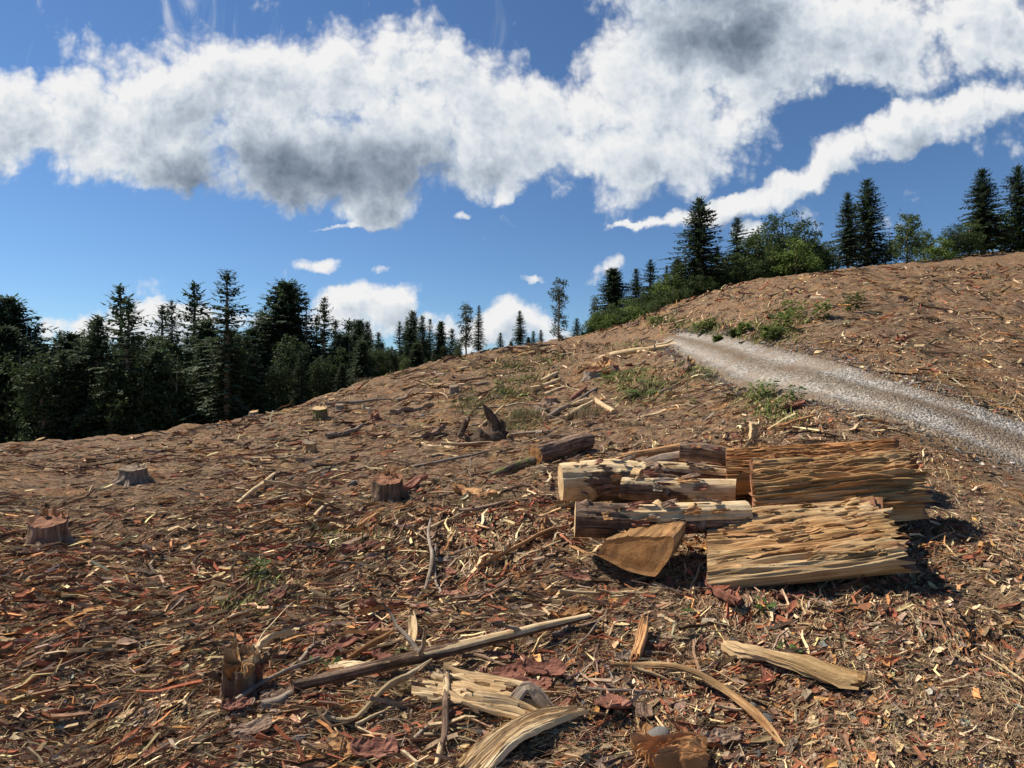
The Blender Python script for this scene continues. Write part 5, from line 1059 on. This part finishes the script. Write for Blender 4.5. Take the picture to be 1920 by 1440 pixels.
for px, py, r_, lab in [(901, 1372, .022, 'round grey stone beside the frayed slab'), (1092, 1358, .016, 'small blue grey stone past the end of the frayed slab'), (1098, 1250, .013, 'pale pebble before the short dark stick'),
    (1172, 1208, .020, 'smooth pale stone near the upright orange slab'), (1212, 1370, .022, 'blue white stone below the tan bark chip'), (1235, 1398, .05, 'flat dark stone near the bottom of the pebbly soil'), (1440, 1345, .035, 'dull green stone beside the curved wood strip'),
    (1420, 1400, .026, 'grey stone in the shade at the lower corner'), (1415, 1315, .03, 'angular dark stone under the curved wood strip'), (1278, 1280, .03, 'long pale stone under the bend of the curved strip'), (910, 1102, .018, 'grey stone on the soil past the crooked branches'), (1036, 1072, .03, 'angular grey stone before the half round bolt'),
    (952, 1135, .012, 'little blue white stone in the middle of the bare soil'), (1046, 1208, .02, 'grey pebble below the tip of the long pole'), (620, 1318, .018, 'pale flat stone under the long pole'), (560, 1388, .03, 'grey stone near the folded bark')]:
    o = place(random.choice(SM), 'stone', 'stone', G(px, py, r_ * .3), random.uniform(0, 6), (random.uniform(-.3, .3), random.uniform(-.3, .3)), r_); tag(o, lab, 'stone')

# ------------------------------------------------------------------ green things
def blades(n, h, spread, w, r, lean=.5, segs=3):
    V = []; f = []; k = 0
    for i in range(n):
        a = r.uniform(0, 6.28); b = np.array([np.clip(r.normal(0, spread), -1.5 * spread, 1.5 * spread), np.clip(r.normal(0, spread), -1.5 * spread, 1.5 * spread), 0]); d = np.array([math.cos(a), math.sin(a), 0]) * r.uniform(.1, 1) * lean; L = h * r.uniform(.5, 1.1); s = np.array([-math.sin(a), math.cos(a), 0]) * w * .5
        for q in range(segs + 1):
            t = q / segs; c = b + d * L * t ** 1.7 + np.array([0, 0, L * (t - .35 * lean * t * t)]); ww = s * (1 - t) ** .6
            V += [c - ww, c + ww]
        f += [(k + 2 * q, k + 2 * q + 1, k + 2 * q + 3, k + 2 * q + 2) for q in range(segs)]; k += 2 * (segs + 1)
    return np.array(V), np.array(f)
def fern_arr(n, L, r):
    V = []; f = []; k = 0
    for i in range(n):
        a = i * 6.28 / n + r.normal(0, .3); d = np.array([math.cos(a), math.sin(a), 0]); s = np.array([-d[1], d[0], 0]); l = L * r.uniform(.6, 1.1); up = r.uniform(.55, 1.1)
        for q in range(1, 13):
            t = q / 12; c = d * l * t * .8 + np.array([0, 0, l * (up * t - .75 * up * t * t)]); w = l * .17 * math.sin(math.pi * min(1, t * .85 + .12)) + .004
            for sg in (-1, 1):
                tip = c + s * sg * w + d * w * .35 + np.array([0, 0, -w * .25]); b2 = c + d * l * .045
                V += [c, (c + tip) / 2 - d * l * .012, tip, b2]; f.append((k, k + 1, k + 2, k + 3)); k += 4
    return np.array(V), np.array(f)
def weed_arr(n, h, leaf, r):
    V = []; f = []; k = 0
    for i in range(n):
        a = r.uniform(0, 6.28); z = h * r.uniform(.1, 1); rr = h * r.uniform(.05, .45); c = np.array([math.cos(a) * rr, math.sin(a) * rr, z]); d = np.array([math.cos(a), math.sin(a), r.uniform(-.3, .6)]); s = np.array([-math.sin(a), math.cos(a), r.normal(0, .3)]); l = leaf * r.uniform(.6, 1.3)
        V += [c, c + d * l * .5 + s * l * .3, c + d * l, c + d * l * .5 - s * l * .3]; f.append((k, k + 1, k + 2, k + 3)); k += 4
    return np.array(V), np.array(f)
def plantobj(name, arr, mm, px, py, label, cat, group=None, seed=0, sc=1.0):
    V, f = arr; p = G(px, py); V = V * sc; X = V[:, 0] + p[0]; Y = V[:, 1] + p[1]
    V = V + [0, 0, -.01]; r = np.random.default_rng(seed)
    o = fastmesh(name, V, f, np.repeat(r.uniform(.05, 1, len(V) // 4 + 1), 4)[:len(V), None] * np.ones(3), M[mm], False, kind=None); o.location = p; return tag(o, label, cat, group)
rg = np.random.default_rng(3)
FG = 'ferns and weeds on the cleared slope'
for i, (px, py, L, n, mm, lab) in enumerate([
 (1205, 742, .62, 15, 'fern', 'largest green fern, in the brush above the flat pale board'), (1178, 726, .5, 12, 'fern', 'smaller fern just uphill of the largest fern'), (1226, 730, .45, 11, 'fern', 'narrow upright fern next to the largest fern'),
 (1165, 705, .5, 11, 'fern', 'dark green fern beside the red topped stump'), (1140, 716, .4, 10, 'bright', 'light green fern below the red topped stump'), (1196, 705, .45, 10, 'fern', 'fern between the leaning stub and the red topped stump')]):
    plantobj('fern', fern_arr(n + 4, L * 1.7, rg), mm, px, py, lab, 'fern', FG, i)
land('the largest fern', G(1205, 742))
for i, (px, py, h, n, leaf, mm, lab) in enumerate([
 (1418, 752, .45, 130, .10, 'bright', 'leafy green weed at the ragged edge of the gravel'), (1440, 742, .38, 110, .10, 'bright', 'second leafy weed at the ragged edge of the gravel'), (1490, 755, .35, 90, .10, 'fern', 'dusty green weed where the gravel leaves the view'), (1325, 712, .35, 70, .08, 'fern', 'small weed at the gravel edge by the leaning stub'), (1452, 775, .35, 80, .09, 'bright', 'weed on the soil below the gravel edge'),
 (1392, 795, .10, 36, .05, 'fern', 'tiny green seedling before the upright block'), (1300, 756, .16, 46, .06, 'fern', 'small green weed between the white split boards'), (486, 1092, .16, 60, .05, 'fern', 'little green weed on the slope at the edge of the view'), (590, 1250, .05, 22, .035, 'fern', 'tiny green sprout behind the slim straight stick'), (620, 1257, .06, 24, .035, 'fern', 'green sprout beside the flat yellow flake'),
 (757, 1222, .04, 18, .03, 'fern', 'tiny sprout by the upright pale chip'), (1432, 1152, .09, 30, .05, 'fern', 'bright green seedling before the huge split log'), (1478, 1222, .07, 26, .04, 'fern', 'small seedling beside the tan fibrous slab'), (1500, 1262, .07, 26, .04, 'fern', 'seedling under the tan fibrous slab'),
 (812, 728, .5, 60, .12, 'fern', 'low green weed on the slope near the cylindrical stump'), (1290, 1150, .05, 20, .03, 'fern', 'tiny seedling on the soil by the split log')]):
    plantobj('weed', weed_arr(n, h, leaf, rg), mm, px, py, lab, 'weed', FG, 20 + i)
GG = 'grass tufts on the cleared slope'
for i, (px, py, h, n, sp, mm, lab) in enumerate([
 (950, 795, .42, 240, .26, 'dry', 'shaggy brown grass tuft hanging over the hollow'), (985, 788, .42, 240, .26, 'moss', 'olive grass tuft next to the shaggy brown tuft'), (1092, 784, .42, 260, .25, 'dry', 'pale dry grass tuft below the long straight pole'), (1112, 776, .34, 180, .2, 'moss', 'green brown tuft behind the pale dry tuft'), (868, 768, .4, 200, .3, 'moss', 'green grass tuft behind the upturned root'), (884, 752, .4, 170, .3, 'fern', 'fresh green grass patch uphill of the upturned root'),
 (965, 690, .75, 240, .5, 'moss', 'tall olive grass patch high on the slope'), (1038, 677, .6, 200, .5, 'fern', 'small green grass patch near the crest'), (980, 718, .5, 200, .45, 'bright', 'bright grass patch below the olive grass patch'), (945, 742, .45, 180, .35, 'fern', 'green grass patch beside the sunken dark stump'), (790, 812, .3, 150, .25, 'dry', 'straw tuft before the upturned root'),
 (690, 1312, .05, 420, .05, 'dry', 'tawny lichen tuft under the long half peeled pole'), (735, 1282, .05, 420, .05, 'moss', 'grey green lichen tuft under the long half peeled pole'), (775, 1290, .05, 380, .05, 'dry', 'tan moss clump at the end of the frayed slab'), (955, 1214, .03, 160, .03, 'moss', 'small moss tuft between the red bark flakes'), (965, 1292, .03, 200, .035, 'moss', 'green moss tuft behind the frayed slab'),
 (860, 945, .10, 260, .12, 'moss', 'yellow moss mound on the middle of the slope'), (930, 938, .09, 220, .1, 'moss', 'yellow moss mound near the thick log'), (470, 1130, .10, 500, .2, 'dry', 'brown dead grass mat under the arching brown stick'), (540, 1125, .09, 400, .2, 'dry', 'tawny dead grass mat at the end of the arching stick'), (1180, 800, .2, 160, .16, 'dry', 'small straw tuft below the flat pale board'), (690, 700, .5, 160, .5, 'dry', 'dry brush at the rim of the slope near the wood')]):
    plantobj('grass_tuft', blades(n, h, sp, .012 if h > .15 else .003, rg, .7), mm, px, py, lab, 'grass', GG, 50 + i)
BK = 'shrubs on the bank above the road'
for i, (px, py, hp, w, mm, lab) in enumerate([(1238, 612, 20, 1.3, 'b', 'dark green shrub where the road disappears'), (1312, 630, 30, 1.6, 'l', 'light green shrub on the bank by the bend of the road'), (1330, 622, 24, 1.5, 'l', 'pale shrub behind the light green shrub on the bank'), (1395, 632, 26, 1.5, 'l', 'yellow green shrub beside the leaning pale pole'), (1378, 634, 16, 1.6, 'b', 'low shrub at the foot of the bank'), (1442, 636, 30, 1.4, 'l', 'shrub on the steep part of the bank'),
    (1468, 622, 46, 1.3, 'l', 'tall yellow green shrub highest on the bank'), (1490, 604, 52, 1.2, 'l', 'airy shrub above the steep bank'), (1455, 640, 30, 1.5, 'b', 'olive shrub hanging over the road bank'), (1225, 606, 14, 1.6, 'l', 'little shrub at the crest of the road'), (1345, 640, 12, 1.8, 'l', 'lowest shrub along the road edge'), (1540, 600, 40, 1.3, 'l', 'shrub on the bank beyond the airy shrub'), (1600, 590, 44, 1.4, 'b', 'dark shrub farther along the bank')]):
    p = G(px, py); hh = .72 * hp * p[1] / F; plantobj('shrub', weed_arr(int(170 * w), hh * 1.15, .16, rg), 'bright' if mm == 'l' else 'broad', px, py, lab, 'shrub', BK, 90 + i)

# ------------------------------------------------------------------ loose debris: the largest pieces one by one, the rest as litter
def rays(n, lo=0.0, seed=0, xr=(-420, 2340), near=1.0):
    r = np.random.default_rng(seed); px = r.uniform(*xr, n); rp_ = np.maximum(ridge_py(px), 500); t = r.random(n) ** near
    py = rp_ + 3 + (1490 - rp_) * t; x, y = hit(px, py); k = np.isfinite(y) & (y < 62)
    k &= np.abs(road_off(x, y)) > 1.02 + .25 * r.random(n); return px[k], x[k], y[k], r
def yaws(n, r): return np.where(r.random(n) < .68, r.normal(.62, .42, n), r.uniform(-math.pi, math.pi, n))
# --- individual pieces
NAMED = []
def individual(kind, n, seed, protos, size, label_fn, lift, near=.6):
    px, x, y, r = rays(n * 2, 0, seed, (430, 1495), near); px, x, y = px[:n], x[:n], y[:n]; yw = yaws(n, r)
    for i in range(n):
        j = r.integers(len(protos)); mesh, adj = protos[j]; s = size(y[i], r)
        o = place(mesh, kind, None, (x[i], y[i], float(zg(x[i], y[i])) + lift * s), yw[i], (r.normal(0, .25), r.normal(0, .10)), s)
        o['group'] = 'loose ' + kind.replace('_', ' ') + ' pieces on the slope'; NAMED.append((o, kind, adj, x[i], y[i], s))
def proto(mb, name, m, adj, smooth=False):
    o = mb.build(name, M[m], base=np.zeros(3), smooth=smooth); me = o.data; bpy.data.objects.remove(o); return (me, adj)
def stick_mb(seed, rad):
    p = wob((-.5, 0, 0), (.5, 0, 0), 10, .05, seed); p[:, 2] *= .4; v, f, c, fc, A = tube(p, np.linspace(rad, rad * .55, 10), 7, .2, seed, .15, 4); mb = MB().add(v, f + c, fc)
    if seed % 2:
        q = wob(p[5], p[5] + np.array([.18, .12 * (1 if seed % 4 == 1 else -1), .05]), 4, .05, seed); v, f, c, fc, A = tube(q, np.linspace(rad * .5, rad * .25, 4), 5, .1, seed); mb.add(v, f + c, fc)
    return mb
STK = [proto(stick_mb(s, .018 + .006 * (s % 3)), 'stick', m, a, True) for s, (m, a) in enumerate((('greybark', 'grey'), ('bark', 'dark'), ('redbark', 'reddish'), ('pale', 'pale'), ('greybark', 'grey'), ('pale', 'pale'), ('bark', 'dark'), ('greybark', 'grey')))]
PLT = [proto(plate_mb(1, .20 + .05 * (s % 3), .07, 300 + s, .25, .08), 'bark_plate', m, a) for s, (m, a) in enumerate((('redbark', 'reddish'), ('bark', 'dark'), ('redbark', 'reddish'), ('greybark', 'grey'), ('redbark', 'reddish'), ('orange', 'orange')))]
SPL = [proto(slab_mb([(-.5, 0, 0), (0, .03, .03), (.5, 0, 0)], .12 + .05 * (s % 3), .05, 4, .35, 400 + s, .1, .2), 'splinter', m, a) for s, (m, a) in enumerate((('pale', 'pale'), ('orange', 'orange'), ('pale', 'pale'), ('fibre', 'tan'), ('pale', 'pale')))]
individual('stick', 150, 501, STK, lambda d, r: float(np.clip(np.exp(r.normal(math.log(62), .5)), 28, 190)) * d / F * 1.15, None, .03)
individual('stick', 110, 506, STK, lambda d, r: float(np.clip(np.exp(r.normal(math.log(42), .5)), 22, 110)) * d / F * 1.15, None, .04, 1.5)
individual('bark_plate', 150, 502, PLT, lambda d, r: float(np.clip(np.exp(r.normal(math.log(46), .45)), 20, 120)) * d / F, None, .03)
individual('splinter', 170, 503, SPL, lambda d, r: float(np.clip(np.exp(r.normal(math.log(34), .4)), 16, 90)) * d / F, None, .03)
individual('stone', 60, 504, [(m, 'grey') for m in SM], lambda d, r: float(np.clip(np.exp(r.normal(math.log(6), .35)), 3, 12)) * d / F, None, .2, .45)
# each loose piece described by what it lies beside
def nearest(x, y, lst):
    return min(lst, key=lambda l: math.hypot((l[1] / l[2] - x / y) * 1.0, .7 * math.log(l[2] / y)))
def relation(x, y, l):
    du = x / y - l[1] / l[2]; dl = .8 * math.log(y / l[2])
    if abs(du) > abs(dl) * 1.1: return ('uphill of' if du > 0 else 'downhill of'), math.hypot(du, dl)
    return ('behind' if dl > 0 else 'in front of'), math.hypot(du, dl)
ORD = ['', 'second ', 'third ', 'fourth ', 'fifth ', 'sixth ', 'seventh ', 'eighth ', 'ninth ', 'tenth ', 'eleventh ', 'twelfth ', 'thirteenth ', 'fourteenth ', 'fifteenth ', 'sixteenth ', 'seventeenth ', 'eighteenth ', 'nineteenth ', 'twentieth ']
NOUN = {'stick': 'broken stick', 'bark_plate': 'bark flake', 'splinter': 'wood splinter', 'stone': 'stone'}
CATN = {'stick': 'stick', 'bark_plate': 'bark', 'splinter': 'splinter', 'stone': 'stone'}
bins = {}
for o, kind, adj, x, y, s in NAMED:
    l = nearest(x, y, LAND); rel, dist = relation(x, y, l); px_ = s * F / y; size = ('long ' if px_ > 75 else 'short ' if px_ < 45 else '') if kind == 'stick' else ''
    bins.setdefault((kind, size + adj, rel, l[0]), []).append((dist, o))
for (kind, adj, rel, ph), lst in bins.items():
    for i, (dist, o) in enumerate(sorted(lst, key=lambda q: q[0])):
        o['label'] = f'{adj} {NOUN[kind]} {rel} {ph}' + ('' if len(lst) == 1 else ', ' + (['next to it', 'second', 'third'] + [q.strip() for q in ORD[3:]])[i] + (' out from it' if i else '')); o['category'] = CATN[kind]; o['kind'] = 'thing'
TL = [(o['label'], o.location.x, o.location.y) for o in TREES if 'label' in o]
SHORT = {l: ' '.join(l.split()) for l, _, _ in TL}
PH = [('the ragged corner fir', 427, 45), ('the thick pointed fir', 537, 55), ('the half bare fir', 574, 54), ('the open drooping fir', 608, 52), ('the blunt fir under the cloud', 673, 62), ('the tallest fir of the far cluster', 774, 62), ('the twin stemmed poplar', 874, 52),
      ('the full dark fir', 1150, 66), ('the blue layered fir', 1218, 66), ('the rounded olive fir', 1269, 64), ('the tallest fir of the clearing', 1315, 60), ('the dark peaked fir', 1382, 63), ('the broad dark crowned tree', 1468, 63)]
PH = [(a.replace('the tallest fir of the far cluster', 'the tallest clustered fir').replace('the tallest fir of the clearing', 'the tallest edge fir').replace('the blunt fir under the cloud', 'the blunt fir'), (px - 960) / F * d, d) for a, px, d in PH]; bins = {}
for o in TREES:
    if 'auto' not in o: continue
    x, y = o.location.x, o.location.y; l = min(PH, key=lambda q: abs(q[1] / q[2] - x / y)); du = x / y - l[1] / l[2]
    rel = 'beyond' if y > l[2] + 2 else 'in front of' if y < l[2] - 2 else 'beside'; nm = o.name.split('.')[0].replace('_tree', ''); nm = 'leafy tree' if nm == 'broadleaf' else 'bush' if nm == 'bush' else nm + ' tree'
    hgt = o.scale[2] * 10; bins.setdefault(('tall' if o.scale[2] > 1.0 else 'low', nm, rel, l[0]), []).append((abs(du), o))
for (sz, nm, rel, ph), lst in bins.items():
    for i, (du, o) in enumerate(sorted(lst, key=lambda q: q[0])):
        o['label'] = f'{sz} {nm} {rel} {ph}' + ('' if len(lst) == 1 else ', first from its side' if i == 0 else f', {ORD[i] if i < 20 else str(i + 1) + "th "}from its side')
for o in TREES:
    if 'auto' in o: del o['auto']
# --- the rest, nobody could count it
def tmpl_twig(seed):
    r = np.random.default_rng(seed); x = np.array([-.5, -.12, .2, .5]); y = r.normal(0, .07, 4); z = r.normal(0, .04, 4); rad = np.array([1, .9, .75, .45]); V = []; f = []
    for i in range(4):
        for j in range(3): a = j * 2.094; V.append((x[i], y[i], z[i], 0, math.cos(a) * rad[i], math.sin(a) * rad[i]))
    for i in range(3):
        for j in range(3): a, b = i * 3 + j, i * 3 + (j + 1) % 3; f.append((a, b, b + 3, a + 3))
    return np.array(V), np.array(f)
def tmpl_flake(seed, slim=1.0):
    r = np.random.default_rng(seed); n = 7; a = np.sort(r.uniform(0, 6.283, n)) ; rr = r.uniform(.6, 1, n); x = np.cos(a) * rr * .5; y = np.sin(a) * rr; V = [(x_, 0, 0, 0, y_, .6 * abs(y_) + r.normal(0, .15) + 1.2 * x_ * x_) for x_, y_ in zip(x, y)] + [(0, 0, 0, 0, 0, -.1)]
    V2 = [(v[0], v[1], v[2], v[3], v[4] * .95, v[5] - .3) for v in V]; V = V + V2; f = []
    for i in range(n):
        j = (i + 1) % n; f.append((i, j, n, n)); f.append((n + 1 + j, n + 1 + i, 2 * n + 1, 2 * n + 1)); f.append((j, i, n + 1 + i, n + 1 + j))
    return np.array(V), np.array(f)
def scatter(name, n, seed, tmpls, px_len, wfun, pal, near=.8, tilt=.18, lift=.25, hmul=1.0, xr=(-420, 2340), clump=None, at=None, up=None, xy=None):
    px, x, y, r = rays(int(n * 1.25), 0, seed, xr, near)
    if xy is not None: x, y = xy(r, n)
    if at is not None:
        w_ = np.array([q[4] for q in at], float); ci = r.choice(len(at), n, p=w_ / w_.sum()); at_ = np.array(at, float)[ci]; px = at_[:, 0] + at_[:, 2] * r.normal(0, .5, n); py = at_[:, 1] + at_[:, 3] * r.normal(0, .5, n)
        x, y = hit(px, py); k = np.isfinite(y) & (y < 62); k[k] &= np.abs(road_off(x[k], y[k])) > .95; px, x, y = px[k], x[k], y[k]
    if clump is not None:
        k = r.random(len(x)) < np.clip(.34 + 1.3 * fbm(x / clump + 5, y / clump, 3, 700), .04, 1); px, x, y = px[k], x[k], y[k]
    if clump is not None or at is not None: pass
    m = len(x); L = np.exp(np.clip(r.normal(0, .5, m), -1, .85)) * np.interp(y, [2, 5, 12, 40], px_len) * y / F; w = wfun(L, y, r)
    yw = .6 + 1.1 * fbm(x / (.6 + .12 * y), y / (.6 + .12 * y), 2, 91) + r.normal(0, .35, m); yw = np.where(r.random(m) < .22, r.uniform(-3.14, 3.14, m), yw); nr = normal(x, y); X = np.stack([np.cos(yw), np.sin(yw), np.zeros(m)], 1); X = unit(X - nr * (X * nr).sum(1, keepdims=True)); Y = np.cross(nr, X)
    if up is not None: X = unit(X + nr * r.uniform(.2, up, m)[:, None]); Y = np.cross(nr, X)
    tx = r.normal(0, tilt, m)[:, None]; X = unit(X + nr * np.abs(tx) * .8 * np.sign(tx)); ty = r.normal(0, tilt * 2.2, m)[:, None]; Zn = unit(np.cross(X, Y)); Y = unit(Y + Zn * ty); Zn = np.cross(X, Y)
    P_ = np.stack([x, y, zg(x, y)], 1) + nr * (w * lift + np.abs(tx[:, 0]) * L * .22)[:, None]
    pal_ = np.array([c for c, _ in pal], float); pr = np.array([q for _, q in pal]); ci = r.choice(len(pal_), m, p=pr / pr.sum()); C = 1.12 * pal_[ci] * np.exp(r.normal(0, .22, (m, 1))) * (1 + r.normal(0, .06, (m, 3)))
    Vs, Fs, Cs = [], [], []; off = 0; which = r.integers(len(tmpls), size=m)
    for t, (tv, tf) in enumerate(tmpls):
        q = which == t; 
        if not q.any(): continue
        a = X[q][:, None] * ((tv[:, 0])[None] * L[q][:, None])[..., None] + Y[q][:, None] * (tv[:, 1][None] * L[q][:, None] + tv[:, 4][None] * w[q][:, None])[..., None] + Zn[q][:, None] * (tv[:, 2][None] * L[q][:, None] + tv[:, 5][None] * w[q][:, None] * hmul)[..., None]
        V = P_[q][:, None] + a; nq = len(V); Vs.append(V.reshape(-1, 3)); Fs.append((tf[None] + (np.arange(nq) * len(tv))[:, None, None]).reshape(-1, 4) + off); Cs.append(np.repeat(C[q], len(tv), 0)); off += nq * len(tv)
    V = np.vstack(Vs); Fq = np.vstack(Fs); Cc = np.clip(np.vstack(Cs), 0, .9)
    quad = Fq[Fq[:, 2] != Fq[:, 3]]; tri = Fq[Fq[:, 2] == Fq[:, 3]][:, :3]
    F3 = np.vstack([quad[:, :3], quad[:, [0, 2, 3]], tri]) if len(quad) else tri
    return fastmesh(name, V, F3, Cc, M['litter'], False, kind='stuff')
DK, BR, GY, RD_, OR, PL, ST = (.075, .047, .028), (.20, .125, .072), (.29, .215, .145), (.26, .095, .05), (.43, .21, .08), (.62, .465, .265), (.50, .36, .20)
TW = [tmpl_twig(s) for s in range(7)]; FL = [tmpl_flake(s) for s in range(8)]
scatter('twig_litter', 76000, 601, TW, [38, 26, 17, 13], lambda L, d, r: np.maximum(L * r.uniform(.008, .022, len(L)), .46 * d / F), [(DK, 1.6), (BR, 4), (GY, 3), (RD_, 2.0), (ST, 2.6), (PL, 1.2)], tilt=.12, clump=1.2)
scatter('straw_litter', 64000, 602, TW, [36, 24, 14, 10], lambda L, d, r: np.maximum(L * .006, .36 * d / F), [(ST, 3.4), (PL, 1.8), (GY, 2), (BR, 3), (RD_, 1)], .8, .2, .4)
scatter('bark_litter', 22000, 603, FL, [28, 17, 10, 7], lambda L, d, r: np.maximum(L * r.uniform(.10, .26, len(L)), .6 * d / F), [(RD_, 3.2), (BR, 3), (DK, 1.4), (GY, 1.2), (OR, .8)], .6, .10, .3, .35, clump=1.1)
scatter('chip_litter', 17000, 604, FL, [20, 14, 9, 7], lambda L, d, r: np.maximum(L * r.uniform(.10, .22, len(L)), .6 * d / F), [(PL, 1.4), (ST, 3), (OR, 1.2), (GY, 1.8), (BR, 2)], .7, .12, .3, .35, clump=.8)
scatter('clod_litter', 24000, 605, FL, [10, 7, 4, 3], lambda L, d, r: L * r.uniform(.25, .45, len(L)), [(BR, 3), (DK, 2), ((.17, .12, .08), 3), (GY, 1), ((.28, .25, .21), .5)], .45, .15, .2, .9)
scatter('slash_litter', 9000, 606, TW, [50, 40, 30, 24], lambda L, d, r: np.maximum(L * r.uniform(.02, .045, len(L)), .8 * d / F), [(DK, 2), (BR, 4), (GY, 2.4), (RD_, 2.4), (ST, 1.6), (PL, 1.2), (OR, .8)], .75, .16, .7, clump=1.6)
scatter('slab_litter', 5200, 607, FL, [40, 27, 18, 14], lambda L, d, r: np.maximum(L * r.uniform(.07, .14, len(L)), .8 * d / F), [(RD_, 3.4), (BR, 3), (DK, 2.6), (GY, 1.4), (OR, .7), (ST, 1.2), (PL, .6)], .7, .16, .6, .6, clump=1.2)
GA, GB, GC = (.125, .135, .04), (.19, .19, .065), (.20, .165, .075)
scatter('weed_ground_cover', 10000, 608, TW, [30, 18, 10, 8], lambda L, d, r: np.maximum(L * r.uniform(.04, .10, len(L)), .5 * d / F), [(GA, 3), (GB, 2.5), (GC, 3), (ST, 1)], .7, .3, .3,
        at=[(965, 700, 70, 36, 2), (960, 738, 60, 22, 1.6), (1035, 678, 44, 12, .8), (1200, 728, 60, 36, 3), (1150, 712, 34, 14, 1), (885, 758, 40, 22, 1.3), (965, 790, 60, 22, 1.4), (1300, 700, 40, 22, 1), (1430, 752, 60, 22, 2), (1320, 618, 60, 14, 1.4), (1240, 604, 50, 9, 1), (1420, 625, 60, 22, 1.6), (1475, 605, 40, 46, 2), (1300, 640, 60, 9, .8), (1170, 655, 60, 12, .7), (700, 700, 60, 9, .6), (500, 1100, 60, 24, .6), (460, 1140, 60, 24, .5), (1460, 780, 50, 18, 1), (640, 1000, 80, 30, .5)], up=1.3)
scatter('slash_litter', 40000, 609, TW, [40, 26, 17, 15], lambda L, d, r: np.maximum(L * r.uniform(.03, .07, len(L)), .55 * d / F), [(DK, 3), (BR, 4), (GY, 2), (RD_, 2.2), (ST, 2.6), (PL, 2.0), (OR, 1.2)], 1.7, .2, .6, clump=4.0)
scatter('bark_litter', 24000, 610, FL, [24, 16, 10, 8], lambda L, d, r: np.maximum(L * r.uniform(.10, .22, len(L)), .7 * d / F), [(RD_, 3), (BR, 3.4), (DK, 2.4), (OR, 1.4), (ST, 1.8), (PL, 1.0)], 1.7, .2, .6, .6, clump=5.0)
def road_edge(r, n):
    i = r.integers(20, 236, n); c = RD[i]; sg = np.where(r.random(n) < .5, -1, 1); o = sg * (1.02 + .5 * np.abs(r.normal(0, .6, n))); nx_ = unit(np.gradient(RD[:, :2], axis=0))[i]; return c[:, 0] + nx_[:, 1] * o * c[:, 2] + r.normal(0, .15, n), c[:, 1] - nx_[:, 0] * o * c[:, 2] + r.normal(0, .15, n)
scatter('gravel_spill', 7000, 611, FL, [9, 7, 4, 3], lambda L, d, r: L * r.uniform(.3, .45, len(L)), [((.28, .25, .21), 3), ((.38, .345, .295), 2), ((.17, .145, .12), 2)], .7, .15, .3, 1.0, xy=road_edge)
